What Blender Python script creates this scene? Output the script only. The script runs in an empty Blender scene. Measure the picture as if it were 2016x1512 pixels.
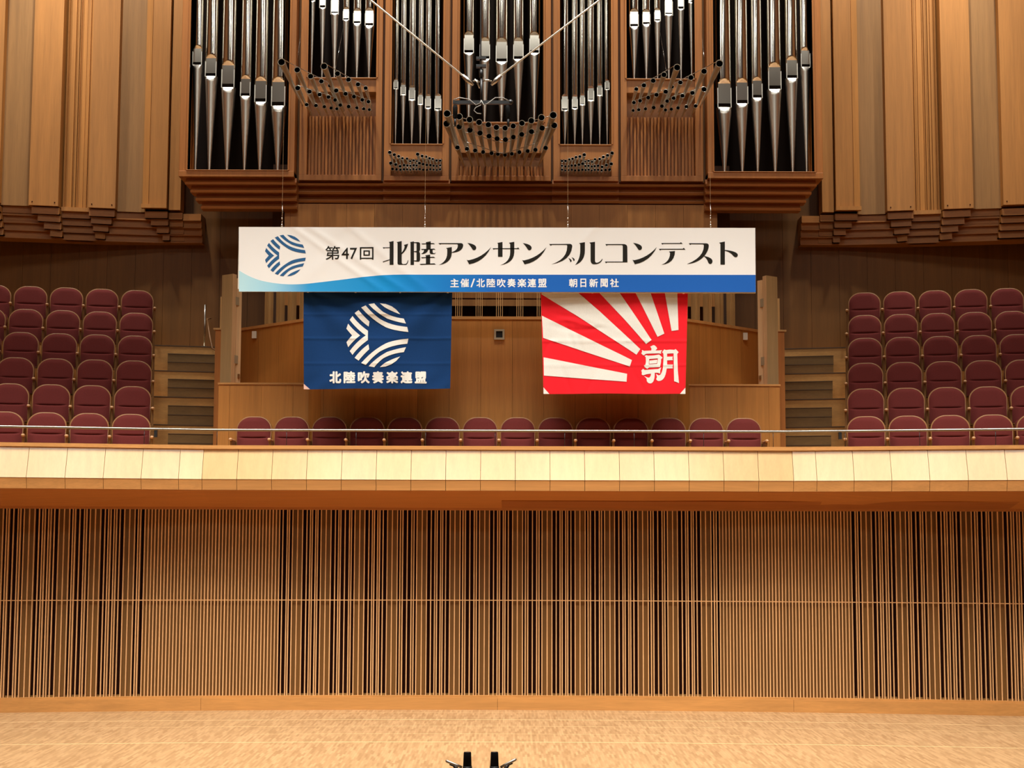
import bpy, bmesh, math, random
from mathutils import Vector, Matrix
from mathutils.geometry import tessellate_polygon
random.seed(7)
C = bpy.context.scene.collection
SC = bpy.context.scene
PI = math.pi

# ------------------------------------------------------------------ camera
FPX = 3000.0
CAM = Vector((0.16, 0.0, 2.51))
PITCH = math.atan(284.0 / FPX)
YAW = -0.0013
ROLL = 0.003
R = (Matrix.Rotation(YAW, 3, 'Z') @ Matrix.Rotation(PI/2 + PITCH, 3, 'X') @ Matrix.Rotation(ROLL, 3, 'Z'))
cd = bpy.data.cameras.new('camera'); cam = bpy.data.objects.new('camera', cd); C.objects.link(cam)
cam.matrix_world = Matrix.Translation(CAM) @ R.to_4x4()
cd.sensor_width = 36.0; cd.lens = FPX/2016*36; cd.clip_end = 200
SC.camera = cam
# ------------------------------------------------------------------ world and exposure
SC.view_settings.view_transform = 'Standard'; SC.view_settings.look = 'None'
SC.view_settings.exposure = 0.25; SC.view_settings.gamma = 1.0
SC.view_settings.use_curve_mapping = False
w = bpy.data.worlds.new('world'); SC.world = w; w.use_nodes = True
w.node_tree.nodes['Background'].inputs[0].default_value = (1.0, 0.8, 0.6, 1)
w.node_tree.nodes['Background'].inputs[1].default_value = 0.006
# ------------------------------------------------------------------ the hall's lamps
WARM = (1.0, 0.98, 0.935)
def spot(x, y, z, tx, ty, tz, power, half, blend=0.6, rad=0.2, col=WARM):
    l = bpy.data.lights.new('stage_spot', 'SPOT'); l.energy = power; l.color = col
    l.spot_size = 2*math.radians(half); l.spot_blend = blend; l.shadow_soft_size = rad
    o = bpy.data.objects.new('stage_spot', l); C.objects.link(o); o.location = (x, y, z)
    o.rotation_euler = (Vector((tx, ty, tz)) - Vector((x, y, z))).to_track_quat('-Z', 'Y').to_euler()
    return o
def area(x, y, z, sx, sy, power, rx=0.0, spread=180, col=WARM, ry=0.0):
    l = bpy.data.lights.new('ceiling_panel_light', 'AREA'); l.shape = 'RECTANGLE'; l.size = sx; l.size_y = sy
    l.energy = power; l.color = col; l.spread = math.radians(spread)
    o = bpy.data.objects.new('ceiling_panel_light', l); C.objects.link(o); o.location = (x, y, z)
    o.rotation_euler = (rx, ry, 0)
    return o
for lx in (-7.5, -4.5, -1.5, 1.5, 4.5, 7.5):
    spot(lx, 16.6, 15.6, lx*0.95, 19.2, 1.0, 1150, 23, rad=.35)        # steep row over the stage
for ly, tilt, pw in ((14.8, 12, 110), (12.4, 18, 92), (9.8, 23, 50), (7.4, 28, 34)):
    for lx in (-6.6, -2.2, 2.2, 6.6):                                   # broad soft rows farther out, tilted to the stage
        area(lx, ly, 15.6, 2.6, 1.6, pw, rx=math.radians(tilt), spread=62)
for lx in (-9, -6.5, -3.5, 0, 3.5, 6.5, 9):
    spot(lx, 23.2, 15.7, lx, 25.7, 10.5, 1250, 30, 0.8)       # wall washers in front of the organ wall
for lx in (-8, -4, 0, 4, 8):
    area(lx, 12.5, 15.8, 3.8, 2.2, 150, col=(1, .97, .88))     # house lights
for lx in (-4.8, -1.6, 1.6, 4.8):
    area(lx, -2.2, 15.8, 1.3, 1.3, 270, col=(1, .97, .88))     # lamps over the stalls

# ------------------------------------------------------------------ measuring
def at(px, py, Y):
    """the point at depth Y seen at photo pixel (px, py)"""
    d = R @ Vector(((px-1008)/FPX, (756-py)/FPX, -1.0))
    return CAM + d*(Y/d.y)
def zz(py, Y, px=986): return at(px, py, Y).z
def hw(h, py, Y):
    """half width in metres of something h photo pixels from the hall's axis at row py and depth Y"""
    return h/FPX*Y/(R @ Vector((0, (756-py)/FPX, -1.0))).y

# ------------------------------------------------------------------ materials
MATS = {}
def _mat(name):
    m = bpy.data.materials.new(name); m.use_nodes = True; MATS[name] = m
    return m, m.node_tree, m.node_tree.nodes['Principled BSDF']
def plain(name, col, rough=0.5, metal=0.0, spec=0.5, emit=None):
    m, nt, b = _mat(name)
    b.inputs['Base Color'].default_value = (*col, 1); b.inputs['Roughness'].default_value = rough
    b.inputs['Metallic'].default_value = metal; b.inputs['Specular IOR Level'].default_value = spec
    return m
def wood(name, col, axis='Z', rough=0.45, var=0.10, grain=0.13, spec=0.4, fine=0.08):
    m, nt, b = _mat(name); N = nt.nodes; L = nt.links
    tc = N.new('ShaderNodeTexCoord'); mp = N.new('ShaderNodeMapping')
    s = {'Z': (14, 14, 0.5), 'X': (0.5, 14, 14), 'Y': (14, 0.5, 14)}[axis]
    mp.inputs['Scale'].default_value = s
    L.new(tc.outputs['Object'], mp.inputs['Vector'])
    n1 = N.new('ShaderNodeTexNoise'); n1.inputs['Scale'].default_value = 1.0; n1.inputs['Detail'].default_value = 3
    L.new(mp.outputs[0], n1.inputs['Vector'])
    mp2 = N.new('ShaderNodeMapping'); mp2.inputs['Scale'].default_value = tuple(v*6 for v in s)
    L.new(tc.outputs['Object'], mp2.inputs['Vector'])
    n2 = N.new('ShaderNodeTexNoise'); n2.inputs['Scale'].default_value = 1.0; n2.inputs['Detail'].default_value = 2
    L.new(mp2.outputs[0], n2.inputs['Vector'])
    g = N.new('ShaderNodeNewGeometry')
    def mr(src, lo, hi, a=0.25, c=0.75):
        r = N.new('ShaderNodeMapRange'); r.inputs[1].default_value = a; r.inputs[2].default_value = c
        r.inputs[3].default_value = lo; r.inputs[4].default_value = hi; L.new(src, r.inputs[0]); return r.outputs[0]
    f1 = mr(n1.outputs['Fac'], 1-grain, 1+grain)
    f2 = mr(n2.outputs['Fac'], 1-fine, 1+fine)
    f3 = mr(g.outputs['Random Per Island'], 1-var, 1+var, 0, 1)
    def mul(a, c):
        x = N.new('ShaderNodeMath'); x.operation = 'MULTIPLY'; L.new(a, x.inputs[0]); L.new(c, x.inputs[1]); return x.outputs[0]
    f = mul(mul(f1, f2), f3)
    vm = N.new('ShaderNodeVectorMath'); vm.operation = 'SCALE'; vm.inputs[0].default_value = col
    L.new(f, vm.inputs['Scale']); L.new(vm.outputs[0], b.inputs['Base Color'])
    b.inputs['Roughness'].default_value = rough; b.inputs['Specular IOR Level'].default_value = spec
    return m
def fabric(name, col, rough=0.9, var=0.2, scale=220, sheen=0.2, tint=None):
    m, nt, b = _mat(name); N = nt.nodes; L = nt.links
    tc = N.new('ShaderNodeTexCoord'); n = N.new('ShaderNodeTexNoise'); n.inputs['Scale'].default_value = scale
    n.inputs['Detail'].default_value = 2
    L.new(tc.outputs['Object'], n.inputs['Vector'])
    r = N.new('ShaderNodeMapRange'); r.inputs[1].default_value = 0.3; r.inputs[2].default_value = 0.7
    r.inputs[3].default_value = 1-var; r.inputs[4].default_value = 1+var; L.new(n.outputs['Fac'], r.inputs[0])
    vm = N.new('ShaderNodeVectorMath'); vm.operation = 'SCALE'; vm.inputs[0].default_value = col
    L.new(r.outputs[0], vm.inputs['Scale']); L.new(vm.outputs[0], b.inputs['Base Color'])
    b.inputs['Roughness'].default_value = rough; b.inputs['Specular IOR Level'].default_value = 0.15
    if 'Sheen Weight' in b.inputs:
        b.inputs['Sheen Weight'].default_value = sheen
        b.inputs['Sheen Tint'].default_value = (*(tint or col), 1); b.inputs['Sheen Roughness'].default_value = 0.4
    return m
W_PANEL = wood('oak_panel', (0.45, 0.192, 0.045))
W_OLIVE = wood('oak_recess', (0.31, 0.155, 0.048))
W_CASE = wood('organ_case_wood', (0.46, 0.175, 0.043), rough=0.4)
W_CASEX = wood('organ_case_wood_shaded', (0.40, 0.142, 0.034), 'X', rough=0.4)  # case wood with level grain, darkened for shade on the stepped bases
W_LOW = wood('balcony_wall_wood', (0.44, 0.180, 0.038))
W_REAR = wood('rear_wall_wood_shaded', (0.180, 0.074, 0.016), var=0.06)  # shade under the overhang is put into this darker wood colour
W_PALE = wood('pale_parapet_wood', (0.64, 0.415, 0.195), rough=0.2, var=0.04, grain=0.06, fine=0.03, spec=0.75)
W_CAP = wood('cap_rail_wood', (0.52, 0.25, 0.080), 'X', rough=0.35, var=0.02)
W_CORBEL = wood('corbel_wood_shaded', (0.38, 0.150, 0.034), 'X', rough=0.45, var=0.05)  # panel wood toned down, underside shade painted into the colour
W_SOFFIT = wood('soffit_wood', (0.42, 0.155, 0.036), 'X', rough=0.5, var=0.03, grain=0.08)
W_SLAT = wood('slat_wood', (0.70, 0.40, 0.18), rough=0.5, var=0.08)
W_SLATBACK = wood('slat_backing_wood', (0.165, 0.072, 0.012), rough=0.6, var=0.08)
W_BASE = wood('base_board_wood', (0.50, 0.235, 0.066), 'X', rough=0.45, var=0.05)
W_STEP = wood('stair_wood', (0.54, 0.275, 0.080), 'X', rough=0.55, var=0.08)
W_SEAT = wood('seat_wood', (0.30, 0.14, 0.052), rough=0.4)
W_STAND = wood('seat_stand_wood', (0.22, 0.11, 0.04), rough=0.5)
W_ARM = wood('arm_rest_wood', (0.60, 0.34, 0.17), rough=0.4)
W_DOOR_LIT = wood('organ_door_wood_lit', (0.72, 0.46, 0.24), rough=0.4, var=0.03)  # door faces towards the middle, their light painted as a paler tone
W_DOOR_SHADE = wood('organ_door_wood_shaded', (0.34, 0.22, 0.10), rough=0.5, var=0.03)  # same door's outward face, its shade painted as a darker tone
W_FIN = wood('fin_wood', (0.58, 0.34, 0.13), rough=0.5)
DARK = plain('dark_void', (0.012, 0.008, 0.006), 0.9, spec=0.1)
DARKWOOD = plain('dark_red_backing', (0.040, 0.011, 0.005), 0.8, spec=0.1)  # near-black red-brown behind the slats, on the loft floor and screws
BLACK = plain('black_metal', (0.012, 0.012, 0.012), 0.4)
BLACKSOFT = plain('black_foam_bore_shade', (0.008, 0.008, 0.008), 0.95, spec=0.1)
STEEL = plain('brushed_steel', (0.55, 0.51, 0.44), 0.3, 1.0)
RAILM = plain('handrail_steel', (0.22, 0.19, 0.15), 0.3, 1.0)
CHROME = plain('bright_steel', (0.85, 0.82, 0.76), 0.15, 1.0)
TIN = plain('organ_pipe_tin', (0.74, 0.70, 0.62), 0.14, 1.0)
TINL = plain('organ_pipe_lip_tin', (0.74, 0.70, 0.62), 0.34, 1.0)
BRASS = plain('trumpet_metal', (0.72, 0.71, 0.62), 0.34, 0.6)
MAROON = fabric('maroon_upholstery', (0.140, 0.025, 0.022), sheen=0.22, tint=(0.8, 0.28, 0.10))
BLUEF = fabric('navy_cloth', (0.006, 0.036, 0.125), var=0.06, scale=60, sheen=0.05)
REDF = fabric('red_cloth', (0.80, 0.016, 0.026), var=0.03, scale=60, sheen=0.05)
WHITEF = fabric('white_cloth', (0.77, 0.75, 0.68), var=0.03, scale=60, sheen=0.0)
BANW = plain('banner_vinyl', (0.84, 0.82, 0.78), 0.6, spec=0.2)
INK = plain('black_print', (0.018, 0.016, 0.012), 0.7, spec=0.1)
WINK = plain('white_print', (0.86, 0.86, 0.84), 0.6, spec=0.2)
BINK = plain('blue_print', (0.022, 0.105, 0.25), 0.6, spec=0.2)
GREYBOX = plain('beige_box', (0.42, 0.34, 0.22), 0.5)
WHITEPL = plain('white_plastic', (0.70, 0.62, 0.50), 0.5)
HALLDARK = plain('darkened_hall', (0.07, 0.035, 0.028), 0.9, spec=0.1)  # unseen hall floor and end wall, darkened to cut bounce and reflections
PLASTER = plain('ceiling_plaster', (0.20, 0.21, 0.23), 0.8)

# parquet of the stage
m, nt, b = _mat('stage_parquet'); N = nt.nodes; L = nt.links
tc = N.new('ShaderNodeTexCoord')
mp = N.new('ShaderNodeMapping'); mp.inputs['Rotation'].default_value = (0, 0, PI/2)
L.new(tc.outputs['Object'], mp.inputs['Vector'])
br = N.new('ShaderNodeTexBrick'); br.inputs['Scale'].default_value = 1.0
br.inputs['Color1'].default_value = (0.0, 0, 0, 1); br.inputs['Color2'].default_value = (1, 1, 1, 1)
br.inputs['Mortar'].default_value = (0.25, 0.25, 0.25, 1)
br.inputs['Brick Width'].default_value = 0.24; br.inputs['Row Height'].default_value = 0.026
br.inputs['Mortar Size'].default_value = 0.0012; br.offset = 0.37; br.squash = 1.0
L.new(mp.outputs[0], br.inputs['Vector'])
nz = N.new('ShaderNodeTexNoise'); nz.inputs['Scale'].default_value = 1.0; nz.inputs['Detail'].default_value = 4
mp2 = N.new('ShaderNodeMapping'); mp2.inputs['Scale'].default_value = (22, 1.2, 1); L.new(tc.outputs['Object'], mp2.inputs['Vector'])
L.new(mp2.outputs[0], nz.inputs['Vector'])
mx = N.new('ShaderNodeMix'); mx.data_type = 'RGBA'; mx.inputs['Factor'].default_value = 0.55
L.new(br.outputs['Color'], mx.inputs['A']); L.new(nz.outputs['Color'], mx.inputs['B'])
cr = N.new('ShaderNodeValToRGB'); cr.color_ramp.elements[0].color = (0.285, 0.156, 0.066, 1); cr.color_ramp.elements[1].color = (0.45, 0.272, 0.128, 1)
cr.color_ramp.elements[0].position = 0.25; cr.color_ramp.elements[1].position = 0.75
L.new(mx.outputs['Result'], cr.inputs['Fac']); L.new(cr.outputs['Color'], b.inputs['Base Color'])
b.inputs['Roughness'].default_value = 0.42; b.inputs['Specular IOR Level'].default_value = 0.35
FLOOR = m
# printed blue band of the banner: its ink runs from pale aqua to royal blue along its length
m, nt, b = _mat('banner_blue_gradient_print'); N = nt.nodes; L = nt.links
tc = N.new('ShaderNodeTexCoord'); sp = N.new('ShaderNodeSeparateXYZ'); L.new(tc.outputs['Object'], sp.inputs[0])
mr = N.new('ShaderNodeMapRange'); mr.inputs[1].default_value = -3.56; mr.inputs[2].default_value = 3.56
L.new(sp.outputs['X'], mr.inputs[0])
cr = N.new('ShaderNodeValToRGB'); L.new(mr.outputs[0], cr.inputs['Fac'])
stops = [(0.0, (0.46, 0.72, 0.78)), (0.06, (0.32, 0.62, 0.76)), (0.13, (0.03, 0.32, 0.66)), (0.28, (0.004, 0.26, 0.63)),
         (0.38, (0.006, 0.20, 0.57)), (0.50, (0.008, 0.115, 0.46)), (1.0, (0.010, 0.110, 0.45))]
e = cr.color_ramp.elements
e[0].position, e[0].color = stops[0][0], (*stops[0][1], 1); e[1].position, e[1].color = stops[-1][0], (*stops[-1][1], 1)
for p, c in stops[1:-1]:
    n_ = e.new(p); n_.color = (*c, 1)
L.new(cr.outputs['Color'], b.inputs['Base Color']); b.inputs['Roughness'].default_value = 0.6; b.inputs['Specular IOR Level'].default_value = 0.2
BANBLUE = m

# ------------------------------------------------------------------ mesh building
class MB:
    def __init__(s): s.v = []; s.f = []; s.mi = []; s.sm = []
    def quadbox(s, P, mi=0):
        """P: 8 points, bottom 4 counter-clockwise then top 4"""
        n = len(s.v); s.v += [tuple(p) for p in P]
        for q in ((3, 2, 1, 0), (4, 5, 6, 7), (0, 1, 5, 4), (1, 2, 6, 5), (2, 3, 7, 6), (3, 0, 4, 7)):
            s.f.append(tuple(n+i for i in q)); s.mi.append(mi); s.sm.append(False)
        return s
    def box(s, x0, x1, y0, y1, z0, z1, mi=0):
        return s.quadbox([(x0, y0, z0), (x1, y0, z0), (x1, y1, z0), (x0, y1, z0), (x0, y0, z1), (x1, y0, z1), (x1, y1, z1), (x0, y1, z1)], mi)
    def plan(s, pts, z0, z1, mi=0):
        """extruded plan polygon (counter-clockwise seen from above)"""
        n = len(s.v); k = len(pts)
        s.v += [(p[0], p[1], z0) for p in pts] + [(p[0], p[1], z1) for p in pts]
        s.face(tuple(n+i for i in reversed(range(k))), mi); s.face(tuple(n+k+i for i in range(k)), mi)
        for i in range(k):
            j = (i+1) % k; s.face((n+i, n+j, n+k+j, n+k+i), mi)
        return s
    def face(s, idx, mi=0, sm=False): s.f.append(tuple(idx)); s.mi.append(mi); s.sm.append(sm)
    def loft(s, rings, mi=0, cap0=True, cap1=True, sm=True):
        n = len(s.v); k = len(rings[0])
        for r in rings: s.v += [tuple(p) for p in r]
        for i in range(len(rings)-1):
            for j in range(k):
                j2 = (j+1) % k
                s.face((n+i*k+j, n+i*k+j2, n+(i+1)*k+j2, n+(i+1)*k+j), mi, sm)
        if cap0: s.face(tuple(n+j for j in reversed(range(k))), mi)
        if cap1: s.face(tuple(n+(len(rings)-1)*k+j for j in range(k)), mi)
        return s
    def tube(s, pts, r, seg=8, mi=0, caps=True):
        pts = [Vector(p) for p in pts]; rs = r if isinstance(r, (list, tuple)) else [r]*len(pts)
        rings = []; up = None
        for i, p in enumerate(pts):
            t = (pts[min(i+1, len(pts)-1)] - pts[max(i-1, 0)]).normalized()
            if up is None:
                up = Vector((0, 0, 1)) if abs(t.z) < 0.9 else Vector((1, 0, 0))
            a = t.cross(up).normalized(); bb = a.cross(t).normalized(); up = bb
            rings.append([p + rs[i]*(math.cos(2*PI*j/seg)*a + math.sin(2*PI*j/seg)*bb) for j in range(seg)])
        return s.loft(rings, mi, caps, caps)
    def ball(s, c, r, seg=10, rg=7, mi=0, sc=(1, 1, 1)):
        rings = []
        for i in range(1, rg):
            a = PI*i/rg
            rings.append([(c[0]+sc[0]*r*math.sin(a)*math.cos(2*PI*j/seg), c[1]+sc[1]*r*math.sin(a)*math.sin(2*PI*j/seg), c[2]-sc[2]*r*math.cos(a)) for j in range(seg)])
        return s.loft(rings, mi)
    def build(s, name, mats, parent=None, bevel=0.0, fix=True):
        me = bpy.data.meshes.new(name)
        v = s.v
        if parent is not None and parent.type == 'EMPTY':
            l = parent.location; v = [(p[0]-l.x, p[1]-l.y, p[2]-l.z) for p in v]
        me.from_pydata(v, [], s.f)
        for mm in (mats if isinstance(mats, (list, tuple)) else [mats]): me.materials.append(mm)
        me.polygons.foreach_set('material_index', s.mi); me.polygons.foreach_set('use_smooth', s.sm)
        if fix:
            bm = bmesh.new(); bm.from_mesh(me); bmesh.ops.recalc_face_normals(bm, faces=bm.faces); bm.to_mesh(me); bm.free()
        me.update()
        o = bpy.data.objects.new(name, me); C.objects.link(o)
        if parent is not None: o.parent = parent
        if bevel:
            bv = o.modifiers.new('bevel', 'BEVEL'); bv.width = bevel; bv.segments = 2; bv.limit_method = 'ANGLE'
        return o
def thing(name, label, cat, loc=(0, 0, 0), group=None):
    o = bpy.data.objects.new(name, None); C.objects.link(o); o.location = loc; o.empty_display_size = 0.1
    o['label'] = label; o['category'] = cat
    if group: o['group'] = group
    return o
def tag(o, label, cat, group=None):
    o['label'] = label; o['category'] = cat
    if group: o['group'] = group
    return o
def struct(o, label=None):
    o['kind'] = 'structure'
    if label: o['label'] = label
    return o

# ---- flat printed shapes: outlines of straight and quadratic pieces
def path(seq, n=6):
    out = []
    for p in seq:
        if len(p) == 2: out.append((float(p[0]), float(p[1])))
        else:
            x0, y0 = out[-1]; cx, cy, x1, y1 = p
            for i in range(1, n+1):
                t = i/n; out.append(((1-t)**2*x0+2*t*(1-t)*cx+t*t*x1, (1-t)**2*y0+2*t*(1-t)*cy+t*t*y1))
    return out
def tri2d(polys):
    """polys: list of (outline, [holes]) -> verts2d, tris"""
    V = []; T = []
    for outl, holes in polys:
        loops = [[Vector((x, y, 0)) for x, y in outl]] + [[Vector((x, y, 0)) for x, y in h] for h in holes]
        t = tessellate_polygon(loops); n = len(V)
        for lp in loops: V += [(p.x, p.y) for p in lp]
        T += [tuple(n+i for i in q) for q in t]
    return V, T
def text2d(body, offset=0.0):
    """outlines of a line of type as 2-D triangles, em size 1"""
    c = bpy.data.curves.new('type', 'FONT'); c.body = body; c.size = 1.0; c.offset = offset
    o = bpy.data.objects.new('type', c); C.objects.link(o)
    bpy.context.view_layer.update()
    me = bpy.data.meshes.new_from_object(o.evaluated_get(bpy.context.evaluated_depsgraph_get()))
    V = [(v.co.x, v.co.y) for v in me.vertices]; T = [tuple(p.vertices) for p in me.polygons]
    bpy.data.objects.remove(o); bpy.data.curves.remove(c); bpy.data.meshes.remove(me)
    return V, T
def place_text(body, x0, y0, x1, y1, bold=0.0):
    """fit the glyphs of body into a photo-pixel box (y down); bold thickens the strokes"""
    V, T = text2d(body)
    xs = [v[0] for v in V]; ys = [v[1] for v in V]
    ax, bx, ay, by = min(xs), max(xs), min(ys), max(ys)
    V2 = [(x0+(x-ax)/(bx-ax)*(x1-x0), y1-(y-ay)/(by-ay)*(y1-y0)) for x, y in V]
    if not bold: return V2, T
    VV = []; TT = []
    for k in range(8):                      # overprinted with small shifts, each a hair above the last
        dx, dy = bold*math.cos(PI*k/4), bold*math.sin(PI*k/4); n = len(VV)
        VV += [(x+dx, y+dy, .00015*k) for x, y in V2]; TT += [tuple(n+i for i in q) for q in T]
    return VV, TT
def merge2d(items):
    V = []; T = []
    for v, t in items:
        n = len(V); V += v; T += [tuple(n+i for i in q) for q in t]
    return V, T
def print_mesh(name, VT, fn, mat, parent, dice=None):
    """lay 2-D photo-pixel shapes on a surface; fn maps (px,py) to a world point"""
    V, T = VT
    bm = bmesh.new(); bv = [bm.verts.new((v[0], v[1], v[2] if len(v) > 2 else 0)) for v in V]
    for q in T:
        if len(set(q)) >= 3:
            try: bm.faces.new([bv[i] for i in q])
            except ValueError: pass
    if dice:
        xs = [v[0] for v in V]; ys = [v[1] for v in V]
        for ax, lo, hi in ((0, min(xs), max(xs)), (1, min(ys), max(ys))):
            k = math.floor(lo/dice)+1
            while k*dice < hi:
                co = [0, 0, 0]; co[ax] = k*dice; no = [0, 0, 0]; no[ax] = 1
                bmesh.ops.bisect_plane(bm, geom=bm.verts[:]+bm.edges[:]+bm.faces[:], plane_co=co, plane_no=no); k += 1
    l = parent.location
    for v in bm.verts:
        d = v.co.z; v.co = fn(v.co.x, v.co.y) - l; v.co.y -= d
    for f in bm.faces:
        f.normal_update()
        if f.normal.y > 0: f.normal_flip()
    me = bpy.data.meshes.new(name); bm.to_mesh(me); bm.free(); me.materials.append(mat)
    if dice: me.polygons.foreach_set('use_smooth', [True]*len(me.polygons))
    o = bpy.data.objects.new(name, me); C.objects.link(o); o.parent = parent
    return o

# ================================================================== THE SETTING
YW = 21.5                                   # depth of the slatted stage wall on the axis
def ywall(x): return YW - x*x/94.0          # the wall is a shallow arc open to the hall
# stage floor, seams of the stage lifts
mb = MB(); pts = [(-13, 9.2), (13, 9.2), (13, ywall(13)+.3)]
for i in range(24, -25, -1): pts.append((i*0.5, ywall(i*0.5)+.3))
pts.append((-13, ywall(13)+.3)); mb.plan(pts, -0.9, 0.0)
floor = struct(mb.build('floor', FLOOR))
SEAM = plain('floor_seam_strip', (0.80, 0.55, 0.27), 0.35)
mb = MB()
def seam(z_px, cx_curv, x0=-9.5, x1=9.5, wd=0.012):
    p = at(986, z_px, 1.0); d = p - CAM; t = -CAM.z/d.z; Y0 = CAM.y + d.y*t
    n = len(mb.v); k = 40
    for i in range(k+1):
        x = x0+(x1-x0)*i/k; y = Y0 - x*x*cx_curv
        mb.v += [(x, y-wd, 0.0015), (x, y+wd, 0.0015)]
    for i in range(k): mb.face((n+2*i, n+2*i+2, n+2*i+3, n+2*i+1))
seam(1417, 1/94); seam(1461, 1/94); seam(1430, 1/94, wd=0.006); seam(1403, 1/94, wd=0.006); seam(1445, 1/94, -3, 3, 0.005)
o = mb.build('floor_seam', SEAM, floor)
# auditorium floor, ceiling and hall walls out of the picture
struct(MB().box(-13, 13, -9, 9.2, -1.1, -0.9).build('floor_auditorium', HALLDARK))
struct(MB().box(-13, 13, -9, 28.2, 16.0, 16.3).build('ceiling', PLASTER))
struct(MB().box(-13.3, -13, -9, 28.2, -1.1, 16).build('wall_left', W_PANEL))
struct(MB().box(13, 13.3, -9, 28.2, -1.1, 16).build('wall_right', W_PANEL))
struct(MB().box(-13, 13, -9.3, -9, -1.1, 16).build('wall_front', HALLDARK))

# ---- slatted wall under the choir balcony
ZS0, ZS1 = zz(1369, YW), 2.86
wall = struct(MB().plan([(-13, ywall(13)+.32)] + [(i*.5, ywall(i*.5)+.32) for i in range(-24, 25)] + [(13, ywall(13)+.32), (13, 22.2), (-13, 22.2)], 0.0, 2.95).build('wall_stage', DARKWOOD))
U = 0.00103                                # metres per unit of the slats' rhythm
PER = 852
OFF = [(0, 'b'), (66, 'b'), (137, 'd'), (175, 'p'), (210, 'D'), (271, 'D'), (329, 'p'), (362, 'd'), (402, 'b'), (472, 'b'), (537, 'D'),
       (595, 'd'), (647, 'p'), (677, 'd'), (724, 'p'), (752, 'd'), (795, 'D')]
slats = []                                  # (x, gap kind to the right of it)
XSH = 0.04
XL, XR = -3.055, 3.095                       # inner edges of the two dense fields
for n in range(-1, 6):
    for o_, k in OFF:
        x = XSH + (n*PER + o_ - 694.5)*U
        if x < XR-.02: slats.append((x, k))
WIDL = {'D': 60, 'd': 46, 'p': 29, 'b': 68}
seq = 'dDpdbb' + 'Ddpdpdbb' + 'DdpDDpdbb' + 'DdpdpdD'
tot = sum(WIDL[k] for k in seq); x = XL; x_end = XSH + (-PER-694.5)*U
for i, k in enumerate(seq):
    slats.append((x, k)); x += WIDL[k]/tot*(x_end-XL)
XD1 = 4.90
outs = 'Dpdbb' + ('DdpdpdD' + 'bb' + 'dpDDpd' + 'bb')*7
wid = {'D': 59, 'd': 45, 'p': 32, 'b': 69}
for s in (-1, 1):
    n = 41
    XD0 = XR if s > 0 else -XL
    for i in range(n-1) if s > 0 else range(1, n): slats.append((s*(XD0+(XD1-XD0)*i/(n-1)), 't'))
    x = XD1; prev = None
    for k in outs:
        if x > 12.6: break
        if s > 0: slats.append((x, k)); x += wid[k]*U*.985
        else: x += wid[k]*U*.985; slats.append((-x, k))
slats.sort()
ms = MB(); mbk = MB()
for i, (x, k) in enumerate(slats):
    y = ywall(x); ms.box(x-.0068, x+.0068, y, y+.022, ZS0-.03, ZS1)
    if i+1 < len(slats):
        x2 = slats[i+1][0]; y2 = ywall(x2)
        if x2-x > 0.12: continue
        if k == 'b' or k == 't' or k == 'p':
            dpt = {'b': 0.050, 't': 0.050, 'p': 0.060}[k]
            mbk.quadbox([(x, y+dpt, ZS0-.03), (x2, y2+dpt, ZS0-.03), (x2, y2+dpt+.02, ZS0-.03), (x, y+dpt+.02, ZS0-.03),
                         (x, y+dpt, ZS1), (x2, y2+dpt, ZS1), (x2, y2+dpt+.02, ZS1), (x, y+dpt+.02, ZS1)])
ms.build('slats', W_SLAT, wall); mbk.build('backing_board', W_SLATBACK, wall)
mr_ = MB(); mbb = MB(); mled = MB(); zr = zz(1182, YW)
for i in range(-50, 50):
    x0, x1 = i*.25, (i+1)*.25; a, b_ = ywall(x0), ywall(x1)
    def seg_(m_, f, bk, z0, z1):
        m_.quadbox([(x0, a+f, z0), (x1, b_+f, z0), (x1, b_+bk, z0), (x0, a+bk, z0), (x0, a+f, z1), (x1, b_+f, z1), (x1, b_+bk, z1), (x0, a+bk, z1)])
    seg_(mr_, .006, .022, zr-.0055, zr+.0055)
    seg_(mled, -.012, .30, ZS0-.05, ZS0)
mr_.build('cross_rail', W_SLAT, wall)
mled.build('ledge', W_BASE, wall)
bz = zz(1373, YW)
for i in range(-5, 6):                      # base board in lengths
    x0 = 4.08*i; mm = []
    for j in range(9):
        x = x0+.0015+4.077*j/8; mm.append((x, ywall(x)-.03))
    mbb.plan(mm + [(x, y+.05) for x, y in reversed(mm)], 0.0, bz)
struct(mbb.build('baseboard_stage', W_BASE))

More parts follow.
